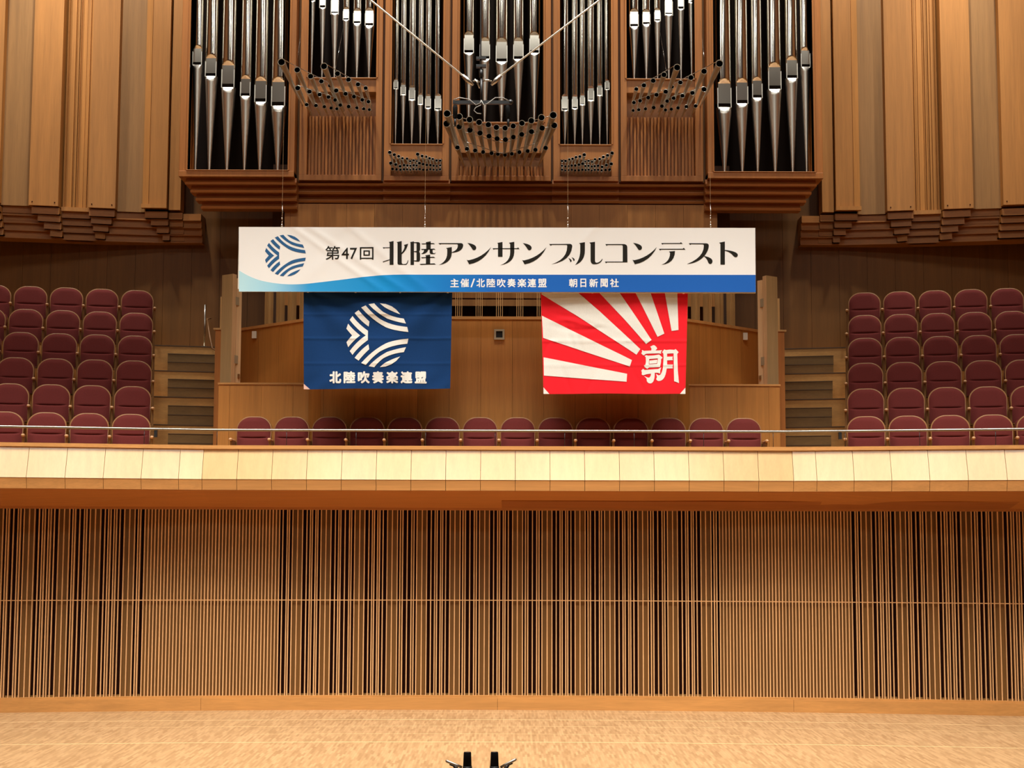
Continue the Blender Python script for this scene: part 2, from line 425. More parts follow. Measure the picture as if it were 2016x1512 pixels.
# ---- balcony: parapet, soffit, cap, floor tiers
YP = 20.62; XK = 3.98; SIDE = math.tan(math.radians(13))
def ypar(x): return YP - max(0, abs(x)-XK)*SIDE
ZT, ZM, ZB, ZSB = zz(886, YP), zz(945, YP-.10), zz(966, YP-.10), zz(1000, YW-.05)
joints = [-XK + (2*XK)*i/17 for i in range(18)]
xs_ = [XK + 0.30] + [XK+.30+.475*i for i in range(1, 20)]
joints = sorted(set([-x for x in xs_] + joints + xs_))
mp_ = MB(); mlow = MB(); mcap = MB(); msof = MB()
G = 0.003
for i in range(len(joints)-1):
    x0, x1 = joints[i]+G, joints[i+1]-G
    y0, y1 = ypar(joints[i]), ypar(joints[i+1])
    T_, B_ = 0.0, -0.10
    mp_.quadbox([(x0, y0+B_, ZM), (x1, y1+B_, ZM), (x1, y1+B_+.1, ZM), (x0, y0+B_+.1, ZM), (x0, y0+T_, ZT), (x1, y1+T_, ZT), (x1, y1+T_+.05, ZT), (x0, y0+T_+.05, ZT)])
    mlow.quadbox([(x0, y0+B_+.035, ZB), (x1, y1+B_+.035, ZB), (x1, y1+.05, ZB), (x0, y0+.05, ZB), (x0, y0+B_+.006, ZM-.004), (x1, y1+B_+.006, ZM-.004), (x1, y1+.05, ZM-.004), (x0, y0+.05, ZM-.004)])
par = struct(mp_.build('wall_balcony_front', W_PALE))
mlow.build('lower_band', W_CAP, par)
kx = [-12.5, -10, -8, -6, -XK, -2, 0, 2, XK, 6, 8, 10, 12.5]
for i in range(len(kx)-1):
    x0, x1 = kx[i], kx[i+1]; y0, y1 = ypar(x0), ypar(x1)
    ztop = zz(880, YP)
    mcap.quadbox([(x0, y0-.035, ZT+.002), (x1, y1-.035, ZT+.002), (x1, y1+.16, ZT+.002), (x0, y0+.16, ZT+.002), (x0, y0-.035, ztop+.01), (x1, y1-.035, ztop+.01), (x1, y1+.16, ztop+.01), (x0, y0+.16, ztop+.01)])
    a0, a1 = ywall(x0)-.012, ywall(x1)-.012
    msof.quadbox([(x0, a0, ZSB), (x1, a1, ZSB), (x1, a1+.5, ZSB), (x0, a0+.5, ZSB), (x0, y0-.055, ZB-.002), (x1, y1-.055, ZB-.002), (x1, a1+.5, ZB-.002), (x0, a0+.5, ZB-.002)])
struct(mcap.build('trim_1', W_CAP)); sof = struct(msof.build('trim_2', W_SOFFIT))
mdk = MB(); sx_ = [0.05, 1, 2, 3, XK, 5, 6, 7.0]
for i in range(len(sx_)-1):
    P = []
    for x in (sx_[i], sx_[i+1]):
        y0, a0 = ypar(x)-.055, ywall(x)-.012
        P.append([(x, y0+(a0-y0)*t-.006, ZB-.002+(ZSB-ZB+.002)*t-.008) for t in (.55, .99)])
    (A0, A1), (B0, B1) = P
    up_ = lambda p: (p[0], p[1]+.02, p[2]+.03)
    mdk.quadbox([A0, B0, B1, A1, up_(A0), up_(B0), up_(B1), up_(A1)])
mdk.build('darker_strip', wood('soffit_strip_wood', (0.30, 0.095, 0.020), 'X', rough=0.5, var=0.0), sof)  # darker strip over the soffit's lower half, right of the axis
mhead = MB()
for i in range(-50, 50):
    x0, x1 = i*.25, (i+1)*.25; a, b_ = ywall(x0), ywall(x1)
    mhead.quadbox([(x0, a-.02, ZSB-.035), (x1, b_-.02, ZSB-.035), (x1, b_+.02, ZSB-.035), (x0, a+.02, ZSB-.035), (x0, a-.02, ZSB+.01), (x1, b_-.02, ZSB+.01), (x1, b_+.02, ZSB+.01), (x0, a+.02, ZSB+.01)])
struct(mhead.build('trim_3', W_SOFFIT))
# tiers of the choir seats
RISE, PITCHR = 0.472, 0.80
ROWY = [22.1+.8*r for r in range(6)]
FLOORS = [zz(p, y)-.965 for p, y in zip((818, 763.5, 713, 664, 619, 574.5), ROWY)]
F0 = FLOORS[0]
NOSE = [None, None, 838.5, 784, 733.5, 684.5]
def rowfloor(r): return FLOORS[r]
def tier_front(r):
    """depth at |x| = 5 of the riser in front of row r"""
    if r == 1: return 22.25
    lo, hi = 20.0, 28.0
    for _ in range(40):
        m = (lo+hi)/2
        if zz(NOSE[r], m) < FLOORS[r]: lo = m
        else: hi = m
    return lo
def aisle(y): return 5.02 + (y-22.1)*0.237
struct(MB().plan([(-12.9, ypar(12.9)+.1), (-XK, YP+.1), (XK, YP+.1), (12.9, ypar(12.9)+.1), (12.9, 27), (-12.9, 27)], ZB+.01, F0).build('floor_balcony', W_STEP))
for s in (-1, 1):
    mt = MB(); mst = MB(); mn = MB()
    for r in range(1, 6):
        yf = tier_front(r); z1 = rowfloor(r)
        def q(x, off=0.0): return (s*x, yf + off - (x-5.0)*0.235)
        pl = [q(4.3), q(12.95), (s*12.95, 26.75), (s*4.3, 26.75)]
        if s < 0: pl = pl[::-1]
        mt.plan(pl, rowfloor(r-1)-.0, z1)
        lip = [q(4.3, -.012), q(12.95, -.012), q(12.95, .03), q(4.3, .03)]
        if s < 0: lip = lip[::-1]
        mn.plan(lip, z1-.012, z1+.004)
        for k in (1, 2):                    # two small steps in the aisle before each riser
            xe0 = hw(651, NOSE[r] or 886, yf)
            a = 0.27*(3-k); xe = xe0*(yf-a)/yf; st = [q(4.45, -a), q(xe, -a), q(xe, 0), q(4.45, 0)]
            if s < 0: st = st[::-1]
            mst.plan(st, rowfloor(r-1)+.001+(k-1)*(z1-rowfloor(r-1))/3, rowfloor(r-1)+k*(z1-rowfloor(r-1))/3)
            ln = [q(4.45, -a-.008), q(xe, -a-.008), q(xe, -a+.02), q(4.45, -a+.02)]
            if s < 0: ln = ln[::-1]
            zk = rowfloor(r-1)+k*(z1-rowfloor(r-1))/3; mn.plan(ln, zk-.008, zk+.003)
    nm = 'left' if s < 0 else 'right'
    o = struct(mt.build('floor_tiers_'+nm, W_STEP))
    mst.build('aisle_steps', wood('aisle_step_wood_'+nm, (0.21, 0.112, 0.034), 'X', rough=0.6), o)
    mn.build('nosing', plain('step_nosing_'+nm, (0.09, 0.05, 0.022), 0.6), o)
# rear wall behind the seats
YR = 26.75
mr_ = MB()
for i in range(-26, 26):
    x0 = i*.5; mr_.box(x0+.002, x0+.498, YR, YR+.06, 3.0, 9.6)
mr_.box(-13, 13, YR+.05, YR+.12, 3.0, 16)
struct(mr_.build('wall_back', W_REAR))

# ---- low wall, organ loft and its screen of fins
YL = 22.5; ZL = zz(756, YL)
def boards(m_, x0, x1, y, th, z0, z1, wd=0.47, mi=0, x_ref=0.0):
    k = math.floor((x0-x_ref)/wd)
    while x_ref+k*wd < x1:
        a, b_ = max(x0, x_ref+k*wd), min(x1, x_ref+(k+1)*wd); k += 1
        if b_-a > .01: m_.box(a+.0015, b_-.0015, y, y+th, z0, z1, mi)
mlw = MB(); boards(mlw, -4.16, 4.16, YL, .04, F0, ZL-.02, x_ref=-.235)
mlw.box(-4.15, 4.15, YL+.02, YL+1.6, F0, ZL-.025)
lw = struct(mlw.build('wall_loft_low', W_LOW))
struct(MB().box(-4.17, 4.17, YL-.015, YL+.06, ZL-.02, ZL+.008).build('trim_4', W_CAP))
YC = 22.30; XC = 2.62; ZC = zz(625, YC)
mcw = MB(); boards(mcw, -XC, XC, YC, .05, F0, ZC-.03, wd=.462, x_ref=-.27)
mcc = MB(); mcc.box(-XC-.01, XC+.01, YC-.02, YC+.16, ZC-.03, ZC+.012)
XE = 4.10; YE = YC + (XE-XC)*0.98
for s in (-1, 1):
    n = 4
    for i in range(n):
        a, b_ = i/n, (i+1)/n
        xa, xb = XC+(XE-XC)*a+.001, XC+(XE-XC)*b_-.001; ya, yb = YC+(YE-YC)*a, YC+(YE-YC)*b_
        P = [(s*xa, ya), (s*xb, yb), (s*xb, yb+.06), (s*xa, ya+.06)]
        if s < 0: P = P[::-1]
        mcw.plan(P, F0, ZC-.03)
    P = [(s*XC, YC-.03), (s*XE, YE-.03), (s*XE, YE+.16), (s*XC, YC+.16)]
    if s < 0: P = P[::-1]
    mcc.plan(P, ZC-.03, ZC+.012)
struct(mcw.build('wall_loft_front', W_LOW)); struct(mcc.build('trim_5', W_CAP))
# loft interior
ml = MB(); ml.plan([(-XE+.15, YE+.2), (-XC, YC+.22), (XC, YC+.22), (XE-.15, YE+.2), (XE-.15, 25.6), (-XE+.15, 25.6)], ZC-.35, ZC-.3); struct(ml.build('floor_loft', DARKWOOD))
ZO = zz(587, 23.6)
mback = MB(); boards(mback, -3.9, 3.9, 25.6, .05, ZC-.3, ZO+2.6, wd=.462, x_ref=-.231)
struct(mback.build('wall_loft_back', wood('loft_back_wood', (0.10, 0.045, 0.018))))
# beam over the loft opening and the panelled wall that carries the organ
ZOB = zz(340, 24.9)
mo = MB(); mo.box(-1.9, 1.9, 23.6, 23.75, ZO, ZO+.5)
struct(mo.build('trim_6', W_LOW))
mo = MB(); XO = hw(435, 430, 24.6)
boards(mo, -XO, XO, 25.12, .05, ZO+.1, zz(402, 25.1), wd=.47, x_ref=-.235)
for s in (-1, 1): boards(mo, min(s*1.95, s*2.75), max(s*1.95, s*2.75), 23.9, .05, ZC-.3, ZO+.6, wd=.4)
struct(mo.build('wall_organ_base', W_LOW))
# fins: units of four thin boards on a small sill
def fin_unit(cx, cy, ang):
    t = Vector((math.cos(ang), math.sin(ang), 0)); nrm = Vector((-math.sin(ang), math.cos(ang), 0))
    def bar(u0, u1, d0, d1, z0, z1):
        P = []
        for z in (z0, z1):
            for (u, d) in ((u0, d0), (u1, d0), (u1, d1), (u0, d1)):
                p = Vector((cx, cy, z)) + t*u + nrm*d; P.append(tuple(p))
        mf.quadbox(P)
    for k in range(4):
        u = -.045+.03*k; bar(u-.004, u+.004, 0, .09, ZC+.012, ZC+1.25)
    bar(-.052, .052, 0, .09, ZC+.012, ZC+.028)
mf = MB()
for i in range(-8, 9): fin_unit(i*.302, YC+.08, 0)
for s in (-1, 1):
    for i in range(5):
        d = .22+.29*i; x = XC + d*.714; y = YC+.08 + d*.70
        if x < XE+.03: fin_unit(s*x, y, s*math.radians(44.5))
mf.box(-XC, XC, YC+.06, YC+.18, ZC+1.25, ZC+1.33)
struct(mf.build('trim_7', W_FIN))
# flank walls between stairs and loft
for s in (-1, 1):
    m_ = MB(); X0, X1 = sorted((s*4.43, s*4.17))
    m_.box(X0, X1, 23.55, 26.7, F0, zz(652, 23.6)); 
    struct(m_.build('wall_stair_'+('left' if s < 0 else 'right'), W_CASE))
    m_ = MB(); X0, X1 = sorted((s*4.46, s*4.17)); m_.box(X0, X1, 23.53, 26.7, zz(652, 23.6), zz(650, 23.6)+.012)
    m_.box(*sorted((s*4.40, s*4.2)), 23.75, 24.0, zz(650, 23.6), zz(583, 23.6))
    struct(m_.build('trim_%d' % (8 if s < 0 else 9), W_FIN))
# organ doors: thick leaves folded open on the low wall
for s in (-1, 1):
    d = thing('door_%d' % (1 if s < 0 else 2), 'thick wooden door leaf standing open at the %s end of the organ loft' % ('left' if s < 0 else 'right'), 'door', (s*4.05, 22.62, ZL))
    d['kind'] = 'structure'
    zt = zz(541, 22.62); xo, xi = 4.175, 4.01
    def pp(px, Y): return (s*hw(983.5-px, 640, Y), Y)
    def leaf(pts, z0, z1, nm_, mat):
        q = [pp(*p) for p in pts]
        if s > 0: q = q[::-1]
        return MB().plan(q, z0, z1).build(nm_, mat, d)
    A = (457, 22.60)
    leaf([(435.5, 22.74), A, (457.6, 22.62), (446, 22.95), (436, 22.90)], ZL, zt, 'leaf', W_DOOR_SHADE)
    leaf([A, (464.5, 22.70), (463, 22.95), (447, 22.95)], ZL, zt+.001, 'edge_board', W_DOOR_LIT)
    leaf([(464.6, 22.74), (475, 22.82), (473, 22.98), (463.5, 22.94)], ZL, zt-.045, 'edge_board', W_DOOR_LIT)
    for py in (594, 709):
        zc = zz(py, 22.7); leaf([(463.0, 22.676), (470.0, 22.775), (469.5, 22.80), (463.4, 22.72)], zc-.062, zc+.062, 'hinge_plate', GREYBOX)
    zc = zz(742, 22.8); leaf([(469.5, 22.74), (474, 22.79), (473, 22.86), (469.5, 22.84)], zc-.03, zc+.03, 'latch', STEEL)
    m_ = MB(); zc = zz(662, 23.5); X0, X1 = sorted((s*3.93, s*3.83)); yb = YC+(3.83-XC)*.98
    m_.box(s*3.80-.035, s*3.80+.035, YC+(3.80-XC)*.98-.06, YC+(3.80-XC)*.98+.04, zc-.055, zc+.055)
    tag(m_.build('door_holder', WHITEPL), 'small pale plastic door holder on the loft wall beside the %s organ door' % ('left' if s < 0 else 'right'), 'door holder', 'door holders by the organ doors')

# ---- upper side walls: tall panels, fluted bays, stepped undersides
YU = 26.15
def yup(x): return YU - max(0, abs(x)-6.2)*0.19
spec = [('H', 634, 658, 413, .10), ('G', 659, 707, 409, 0.0), ('F', 706, 756, 417, .16), ('E', 757, 808, 415, 0.0), ('D', 809, 861, 420, .13),
        ('C', 863, 918, 415, 0.0), ('B', 918, 972, 414, .14), ('A', 972, 1150, 411, 0.0), ('F', 1152, 1210, 411, .14), ('E', 1212, 1300, 411, 0)]
for s in (-1, 1):
    mfr = MB(); mre = MB(); mgr = MB(); mco = MB(); mscr = MB(); mtop = MB()
    for kind, h0, h1, pyb, rec in spec:
        x0, x1 = hw(h0, 413, YU), hw(h1, 413, YU)
        y0, y1 = yup(x0)+rec, yup(x1)+rec
        zb = zz(pyb, YU)
        def slab(m_, xa, xb, ya, yb, th, z0, z1):
            P = [(s*xa, ya), (s*xb, yb), (s*xb, yb+th), (s*xa, ya+th)]
            if s < 0: P = P[::-1]
            m_.plan(P, z0, z1)
        if kind == 'D':
            slab(mgr, x0, x1, y0+.05, y1+.05, .25, zb, 15.9)
            wd = [.05, .012, .02, .035, .012, .09, .014, .012, .03, .018, .012, .03, .02]
            x = x0; k = 0
            while x < x1-.012:
                w_ = wd[k % len(wd)]; k += 1; xb = min(x+w_, x1)
                yy = y0+(y1-y0)*(x-x0)/(x1-x0); dd = random.choice((0, .02, .035)) if w_ > .013 else .045
                slab(mgr, x, xb-.004, yy+dd, yy+dd, .3, zb, 15.9); x = xb
            slab(mgr, x0, x1, y0-.01, y1-.01, .3, zb-.01, zb+.06)
        elif kind in 'FB':
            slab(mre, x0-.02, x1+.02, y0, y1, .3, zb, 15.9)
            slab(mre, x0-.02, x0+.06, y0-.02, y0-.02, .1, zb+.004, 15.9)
        else:
            slab(mfr, x0+.004, x1-.004, y0, y1, .3, zb, 15.9)
            if kind == 'G':
                slab(mfr, x1-.11, x1-.006, y1-.015, y1-.005, .1, zb, 15.9)
                slab(mfr, x0-.005, x1+.01, y0-.04, y1-.04, .1, zb-.03, zb+.04)
            if kind in 'CEA':
                for xx in (x0+.06, x1-.06):
                    mscr.ball((s*xx, yup(xx)-.001, zb+.06), .012, 8, 5)
        # stepped underside
        hstep = .118; zq = zb
        for k in range(4):
            back = .07*(k+1); xa, xb = x0, x1
            sh = .10*(k) + .04
            if kind in 'CG' : xb = x1 - sh*.9
            elif kind in 'E' : xa = x0 + sh*.7; xb = x1 - .02*k
            elif kind == 'H': xa = x0 - .02
            if xb-xa < .05: continue
            z1 = zz(417, YU) - hstep*k if kind not in 'FBD' else zb - hstep*k
            z0 = z1 - hstep
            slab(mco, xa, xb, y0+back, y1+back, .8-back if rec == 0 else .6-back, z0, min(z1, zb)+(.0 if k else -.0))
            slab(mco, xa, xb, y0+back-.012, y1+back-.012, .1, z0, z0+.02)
    nm = 'left' if s < 0 else 'right'
    o = struct(mfr.build('wall_upper_'+nm, W_PANEL))
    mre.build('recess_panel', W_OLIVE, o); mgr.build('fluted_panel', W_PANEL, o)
    for k in range(4):                      # continuous layers behind the single corbels
        z1 = zz(418, YU) - .122*k; n_ = 8
        for i in range(n_):
            xa = hw(596, 413, YU) + (hw(1300, 413, YU)-hw(596, 413, YU))*i/n_; xb = hw(596, 413, YU) + (hw(1300, 413, YU)-hw(596, 413, YU))*(i+1)/n_
            ya, yb = yup(xa)+.22+.055*k, yup(xb)+.22+.055*k
            P = [(s*xa, ya), (s*xb, yb), (s*xb, yb+.5-.04*k), (s*xa, ya+.5-.04*k)]
            if s < 0: P = P[::-1]
            mco.plan(P, z1-.122, z1)
            P = [(s*xa, ya-.012), (s*xb, yb-.012), (s*xb, yb+.1), (s*xa, ya+.1)]
            if s < 0: P = P[::-1]
            mco.plan(P, z1-.1225, z1-.102)
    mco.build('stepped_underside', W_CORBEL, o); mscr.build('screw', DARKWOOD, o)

# ================================================================== THE ORGAN
OY = 25.0                                   # depth of the case front
TY = 24.78                                  # the outer towers stand a little forward
ZTOP = 13.6
AX = 987.5
def ox(px, py, Y): return at(px, py, Y).x
def OX(h, Y=None, py=330): return hw(h, py, Y or OY)
organ = thing('pipe_organ', 'large pipe organ with tin facade pipes and wooden case above the stage', 'pipe organ', (0, OY+.3, zz(410, OY)))
# section: (x half from, to, post widths, opening bottom px, depth)
def zo(py, Y=OY): return zz(py, Y, AX)
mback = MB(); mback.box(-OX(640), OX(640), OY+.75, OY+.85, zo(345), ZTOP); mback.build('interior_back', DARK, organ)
def sec_frame(sgn, h0, h1, o0, o1, ybot, ylow, Y, extra=None):
    """posts from h0..o0 and o1..h1, rail under the opening down to ylow"""
    m_ = MB()
    def bx(a, b, *r):
        X0, X1 = sorted((sgn*OX(a, Y), sgn*OX(b, Y))); m_.box(X0, X1, *r)
    bx(h0, o0, Y, Y+.5, zo(ylow, Y), ZTOP); bx(o1, h1, Y, Y+.5, zo(ylow, Y), ZTOP)
    # raised inner moulding
    bx(o0-3.5, o0, Y-.02, Y+.2, zo(ybot, Y), ZTOP); bx(o1, o1+3.5, Y-.02, Y+.2, zo(ybot, Y), ZTOP)
    return m_, bx
FR = []
for s in (-1, 1):
    m_, bx = sec_frame(s, 407, 634, 420, 617, 337, 349, TY)          # outer tower
    bx(407, 634, TY-.02, TY+.5, zo(350, TY), zo(338.5, TY)); bx(418, 619, TY-.035, TY+.05, zo(338.5, TY), zo(336.5, TY))
    m_.build('case_frame', W_CASE, organ, bevel=.006)
    m_, bx = sec_frame(s, 236, 398, 248, 383, 154, 345.2, OY)
    bx(236, 398, OY, OY+.5, zo(356), zo(345)); bx(246, 385, OY+.03, OY+.5, zo(181), zo(154.5)); bx(246, 385, OY-.01, OY+.1, zo(156), zo(153.5))
    bx(248, 383, OY+.28, OY+.5, zo(226), zo(181)); bx(246, 385, OY+.26, OY+.32, zo(229), zo(222))
    m_.build('case_frame', W_CASE, organ, bevel=.005)
    m_, bx = sec_frame(s, 103, 231, 116, 217, 284, 347.2, OY)
    bx(103, 231, OY, OY+.5, zo(356), zo(347)); bx(114, 218, OY+.02, OY+.5, zo(313), zo(284.5)); bx(114, 218, OY-.01, OY+.1, zo(286), zo(283.5))
    bx(114, 218, OY+.16, OY+.5, zo(347), zo(313))
    m_.build('case_frame', W_CASE, organ, bevel=.005)
    # dark recess between sections
    for a, b, Y in ((98, 103, OY+.07), (231, 236, OY+.07), (398, 408, OY+.09)):
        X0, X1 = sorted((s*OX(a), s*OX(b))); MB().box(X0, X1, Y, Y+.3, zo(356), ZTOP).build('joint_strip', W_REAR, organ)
m_, bx = sec_frame(1, -98, 98, -83, 83, 241, 346.2, OY)
m_.box(-OX(98), OX(98), OY, OY+.5, zo(356), zo(346)); m_.box(-OX(85), OX(85), OY+.04, OY+.5, zo(300), zo(241)); m_.box(-OX(85), OX(85), OY-.01, OY+.1, zo(243), zo(240))
m_.box(-OX(85), OX(85), OY+.2, OY+.5, zo(325), zo(300))
m_.build('case_frame', W_CASE, organ, bevel=.005)
def ribs(h0, h1, py0, py1, n, Y):
    m_ = MB(); a, b = OX(h0), OX(h1)
    m_.box(a, b, Y+.05, Y+.09, zo(py1), zo(py0))
    for i in range(n):
        x = a+(b-a)*(i+.5)/n; wd = abs(b-a)/n*.30
        m_.box(x-wd, x+wd, Y, Y+.05, zo(py1), zo(py0))
    m_.build('ribbed_panel', W_CASE, organ)
for s in (-1, 1): ribs(*sorted((s*248, s*383)), 226, 346, 20, OY+.12)
ribs(-83, 83, 326, 346, 26, OY+.06)
# stepped bases of the sections
def base_steps(h0, h1, y0, y1, n, Y, back, shrink=0.0, outer=0, dp=.42):
    m_ = MB(); a, b = OX(h0, Y), OX(h1, Y); z0 = zo(y0, Y); dz = (z0-zo(y1, Y))/n
    for k in range(n):
        aa = a + (shrink*k if outer < 0 else 0); bb = b - (shrink*k if outer > 0 else 0)
        ybk = Y+.02+back*k; zt = z0-dz*k; zb = zt-dz
        P = [(aa, ybk+.07, zb+.035), (bb, ybk+.07, zb+.035), (bb, Y+dp, zb+.035), (aa, Y+dp, zb+.035), (aa, ybk+.10, zt), (bb, ybk+.10, zt), (bb, Y+dp, zt), (aa, Y+dp, zt)]
        m_.quadbox(P)
        m_.quadbox([(aa, ybk+.02, zb), (bb, ybk+.02, zb), (bb, Y+dp, zb), (aa, Y+dp, zb), (aa, ybk, zb+.036), (bb, ybk, zb+.036), (bb, Y+dp, zb+.036), (aa, Y+dp, zb+.036)])
    m_.build('stepped_base', W_CASEX, organ)
base_steps(-622, -404, 349, 408, 4, TY, .05, .08, -1); base_steps(404, 622, 349, 408, 4, TY, .05, .08, 1)
for s in (-1, 1):
    base_steps(*sorted((s*233, s*404)), 350, 412, 4, OY+.02, .05); base_steps(*sorted((s*101, s*233)), 350, 411, 4, OY-.05, .05)
base_steps(-101, 101, 350, 412, 4, OY+.02, .05)

# ---- facade pipes
def ring(cx, cy, z, r, flat=None, n=20):
    """flat: how far forward the front may reach (None = full circle)"""
    P = []
    for j in range(n):
        a = 2*PI*j/n; x = r*math.sin(a); y = -r*math.cos(a)
        if flat is not None: y = max(y, -flat)
        P.append((cx+x, cy+y, z))
    return P
def facade_pipe(cx, cy, r, z_top, z_slot, z_lip, z_foot, zmax):
    """body with dented upper lip, dark mouth, lower lip and cone foot"""
    body = MB(); fl = 0.55*r
    rings = [ring(cx, cy, z_slot+.001, r, fl, 28), ring(cx, cy, z_top-.62*r, r, fl, 28)]
    for t in (.25, .5, .75, .9): rings.append(ring(cx, cy, z_top-.62*r*(1-t), r, fl+(r-fl)*t, 28))
    rings += [ring(cx, cy, z_top+.05*r, r, None, 28), ring(cx, cy, zmax, r, None, 28)]
    body.loft(rings, 0)
    p = body.build('facade_pipe', TIN, organ); p.data.set_sharp_from_angle(angle=math.radians(24))
    hs = max(.026, (z_top-z_slot)*.15)
    mo_ = MB(); mo_.loft([ring(cx, cy, z_slot-hs, r*.93, fl*.75), ring(cx, cy, z_slot+.004, r*.93, fl*.75)], 0)
    o = mo_.build('mouth', DARK); o.parent = p; 
    ft = MB(); zl = z_slot-hs
    rings = [ring(cx, cy, z_foot, r*.20), ring(cx, cy, z_foot+.03, r*.20)]
    hl = max(zl-z_lip, .6*r)
    rings += [ring(cx, cy, z_lip-.04*r, r*.93)]
    for t in (.0, .25, .5, .75, 1.0): rings.append(ring(cx, cy, z_lip+hl*t, r*(.935+.055*t), r*(.935+.055*t)*(1-t)+fl*t))
    ft.loft(rings, 0); o2 = ft.build('pipe_foot', TINL); o2.parent = p; o2.data.set_sharp_from_angle(angle=math.radians(28))
    lx, ly, lz = organ.location
    for o_ in (o, o2):
        for v in o_.data.vertices: v.co = (v.co.x-lx, v.co.y-ly, v.co.z-lz)
    # side ears of the mouth
    for q in (-1, 1):
        em = MB(); xx = cx+q*r*.84; em.box(xx-.006, xx+.006, cy-fl-.018, cy-fl*.6, zl-.01, z_slot+(z_top-z_slot)*.62)
        o3 = em.build('ear', TINL); o3.parent = p
        for v in o3.data.vertices: v.co = (v.co.x-lx, v.co.y-ly, v.co.z-lz)
    return p
def pipes(lst, Y, foot, mirror):
    for (px, wpx, yt, ys, yl) in lst:
        for s in ((-1, 1) if mirror else (-1,)):
            h = AX-px
            x = s*OX(h, Y, ys); r = hw(wpx/2, ys, Y)
            facade_pipe(x, Y+.03, r, zo(yt, Y), zo(ys, Y), zo(yl, Y), zo(foot, Y), 13.2)
T1 = [(389, 21, 92, 125, 138), (416, 25, 110, 147, 163), (450, 29, 123, 168, 186), (484, 22.5, 151, 186, 200), (514, 26.5, 154, 196.5, 212), (549, 31, 155, 203.5, 224)]
S2 = [(614.5, 12.5, -20, 1, 6), (635, 13.5, -22, 11.5, 20), (659, 17.5, -10, 24.5, 32), (681, 13.5, 15.5, 37, 43.6), (703, 17, 18, 43, 54), (727, 19.5, 17, 47, 59.5)]
S3 = [(779.5, 9.5, 155, 172.5, 177), (794, 11, 164, 185, 189), (811.4, 13.5, 169, 194.5, 200), (828, 10.5, 184, 203.5, 207.7), (843, 12.2, 186, 210, 216), (862.6, 14.5, 185, 213.5, 220)]
CC = [(923, 22, 63.5, 99.5, 111), (954.5, 22.5, 75, 111.5, 124), (987.5, 25.5, 76, 116.5, 129.6)]
pipes(T1, TY+.18, 336.5, True); pipes(S2, OY+.2, 153.5, True); pipes(S3, OY+.18, 283.5, True)
pipes(CC[:2], OY+.2, 240.5, True); pipes(CC[2:], OY+.2, 240.5, False)

# ---- horizontal trumpet pipes
def trumpet(name, p_mouth, p_base, r1, r0):
    a, b = Vector(p_base), Vector(p_mouth); d = b-a; Ln = d.length
    ts = [0, .12, .6, 1.0]; rs = [r0, r0*1.15, r0+(r1-r0)*.55, r1]
    m_ = MB(); t = d.normalized(); up = Vector((0, 0, 1)); sx = t.cross(up).normalized(); sy = sx.cross(t)
    def rg(c, r): return [c + r*(math.cos(2*PI*j/14)*sx + math.sin(2*PI*j/14)*sy) for j in range(14)]
    R_ = [rg(a+d*q, r) for q, r in zip(ts, rs)]
    n = len(m_.v)
    m_.loft(R_, 0, True, False)
    # rolled rim; the bore's inner shade is painted flat black
    i0 = len(m_.v); k = 14
    R2 = [rg(b-t*.006, r1), rg(b, r1*1.10), rg(b+t*.006, r1*1.08), rg(b+t*.006, r1*.96), rg(b-t*.006, r1*.92)]
    m_.loft(R2, 0, False, False)
    R3 = [rg(b-t*.006, r1*.92), rg(b-t*min(.3, Ln*.5), r1*.58)]
    m_.loft(R3, 1, False, True)
    return m_.build(name, [BRASS, BLACKSOFT], organ, fix=False)
def straight_group(name, rows, scale, offx, offy, bases, mirror, rmin):
    for row, yb in zip(rows, bases):
        for (cx, cy, rr) in row:
            px, py, r_px = offx+cx/scale, offy+cy/scale, rr/scale
            yb_ = max(yb, py+3.0)
            p0 = at(px, yb_, OY)          # same height at the case
            k = (1040-py)/(1040-yb_)      # nearer by this ratio
            Ym = OY/k
            b = at(px, py, Ym); h = (AX-px)
            for s in ((-1, 1) if mirror else (-1,)):
                x = s*hw(h, py, Ym)
                trumpet(name, (x, Ym, b.z), (x, OY+.1, b.z), r_px*Ym/FPX, max(rmin, r_px*Ym/FPX*.25))
rowsA = [[(742, 462, 27), (858, 520, 22), (957, 568, 21), (1036, 605, 18), (1100, 637, 16), (1058, 493, 25), (1157, 548, 21), (1238, 593, 19), (1308, 628, 18), (1365, 656, 16)],
         [(860, 655, 20), (947, 682, 18), (1022, 704, 17), (1088, 722, 16), (1136, 744, 15), (1146, 674, 18), (1215, 698, 17), (1277, 719, 16), (1338, 743, 15), (1384, 757, 15)],
         [(925, 779, 15), (994, 785, 15), (1056, 794, 14), (1106, 804, 13), (1149, 810, 13), (1175, 782, 15), (1237, 793, 15), (1298, 803, 13), (1348, 810, 13), (1390, 816, 12)]]
straight_group('trumpet_pipe', rowsA, 3.78, 360, 0, (208, 216, 224), True, .010)
rowsS = [[(362, 380, 46), (473, 437, 42), (580, 478, 40), (672, 527, 36), (786, 535, 34), (863, 597, 32), (948, 577, 32), (1028, 595, 28), (1053, 425, 46), (1162, 470, 40), (1258, 487, 38), (1345, 525, 36), (1425, 543, 34), (1518, 580, 34), (1607, 583, 34)],
         [(385, 647, 44), (505, 678, 40), (612, 722, 40), (712, 695, 36), (795, 703, 34), (868, 712, 32), (950, 697, 34), (1025, 702, 32), (1095, 645, 40), (1185, 670, 38), (1277, 690, 36), (1365, 693, 34), (1445, 708, 32), (1523, 715, 30), (1607, 702, 32)],
         [(428, 790, 38), (527, 798, 36), (623, 808, 34), (710, 797, 34), (790, 798, 32), (868, 810, 28), (945, 793, 32), (1020, 802, 30), (1100, 795, 34), (1188, 808, 32), (1280, 812, 30), (1362, 798, 32), (1445, 805, 30), (1525, 815, 28), (1605, 797, 32)]]
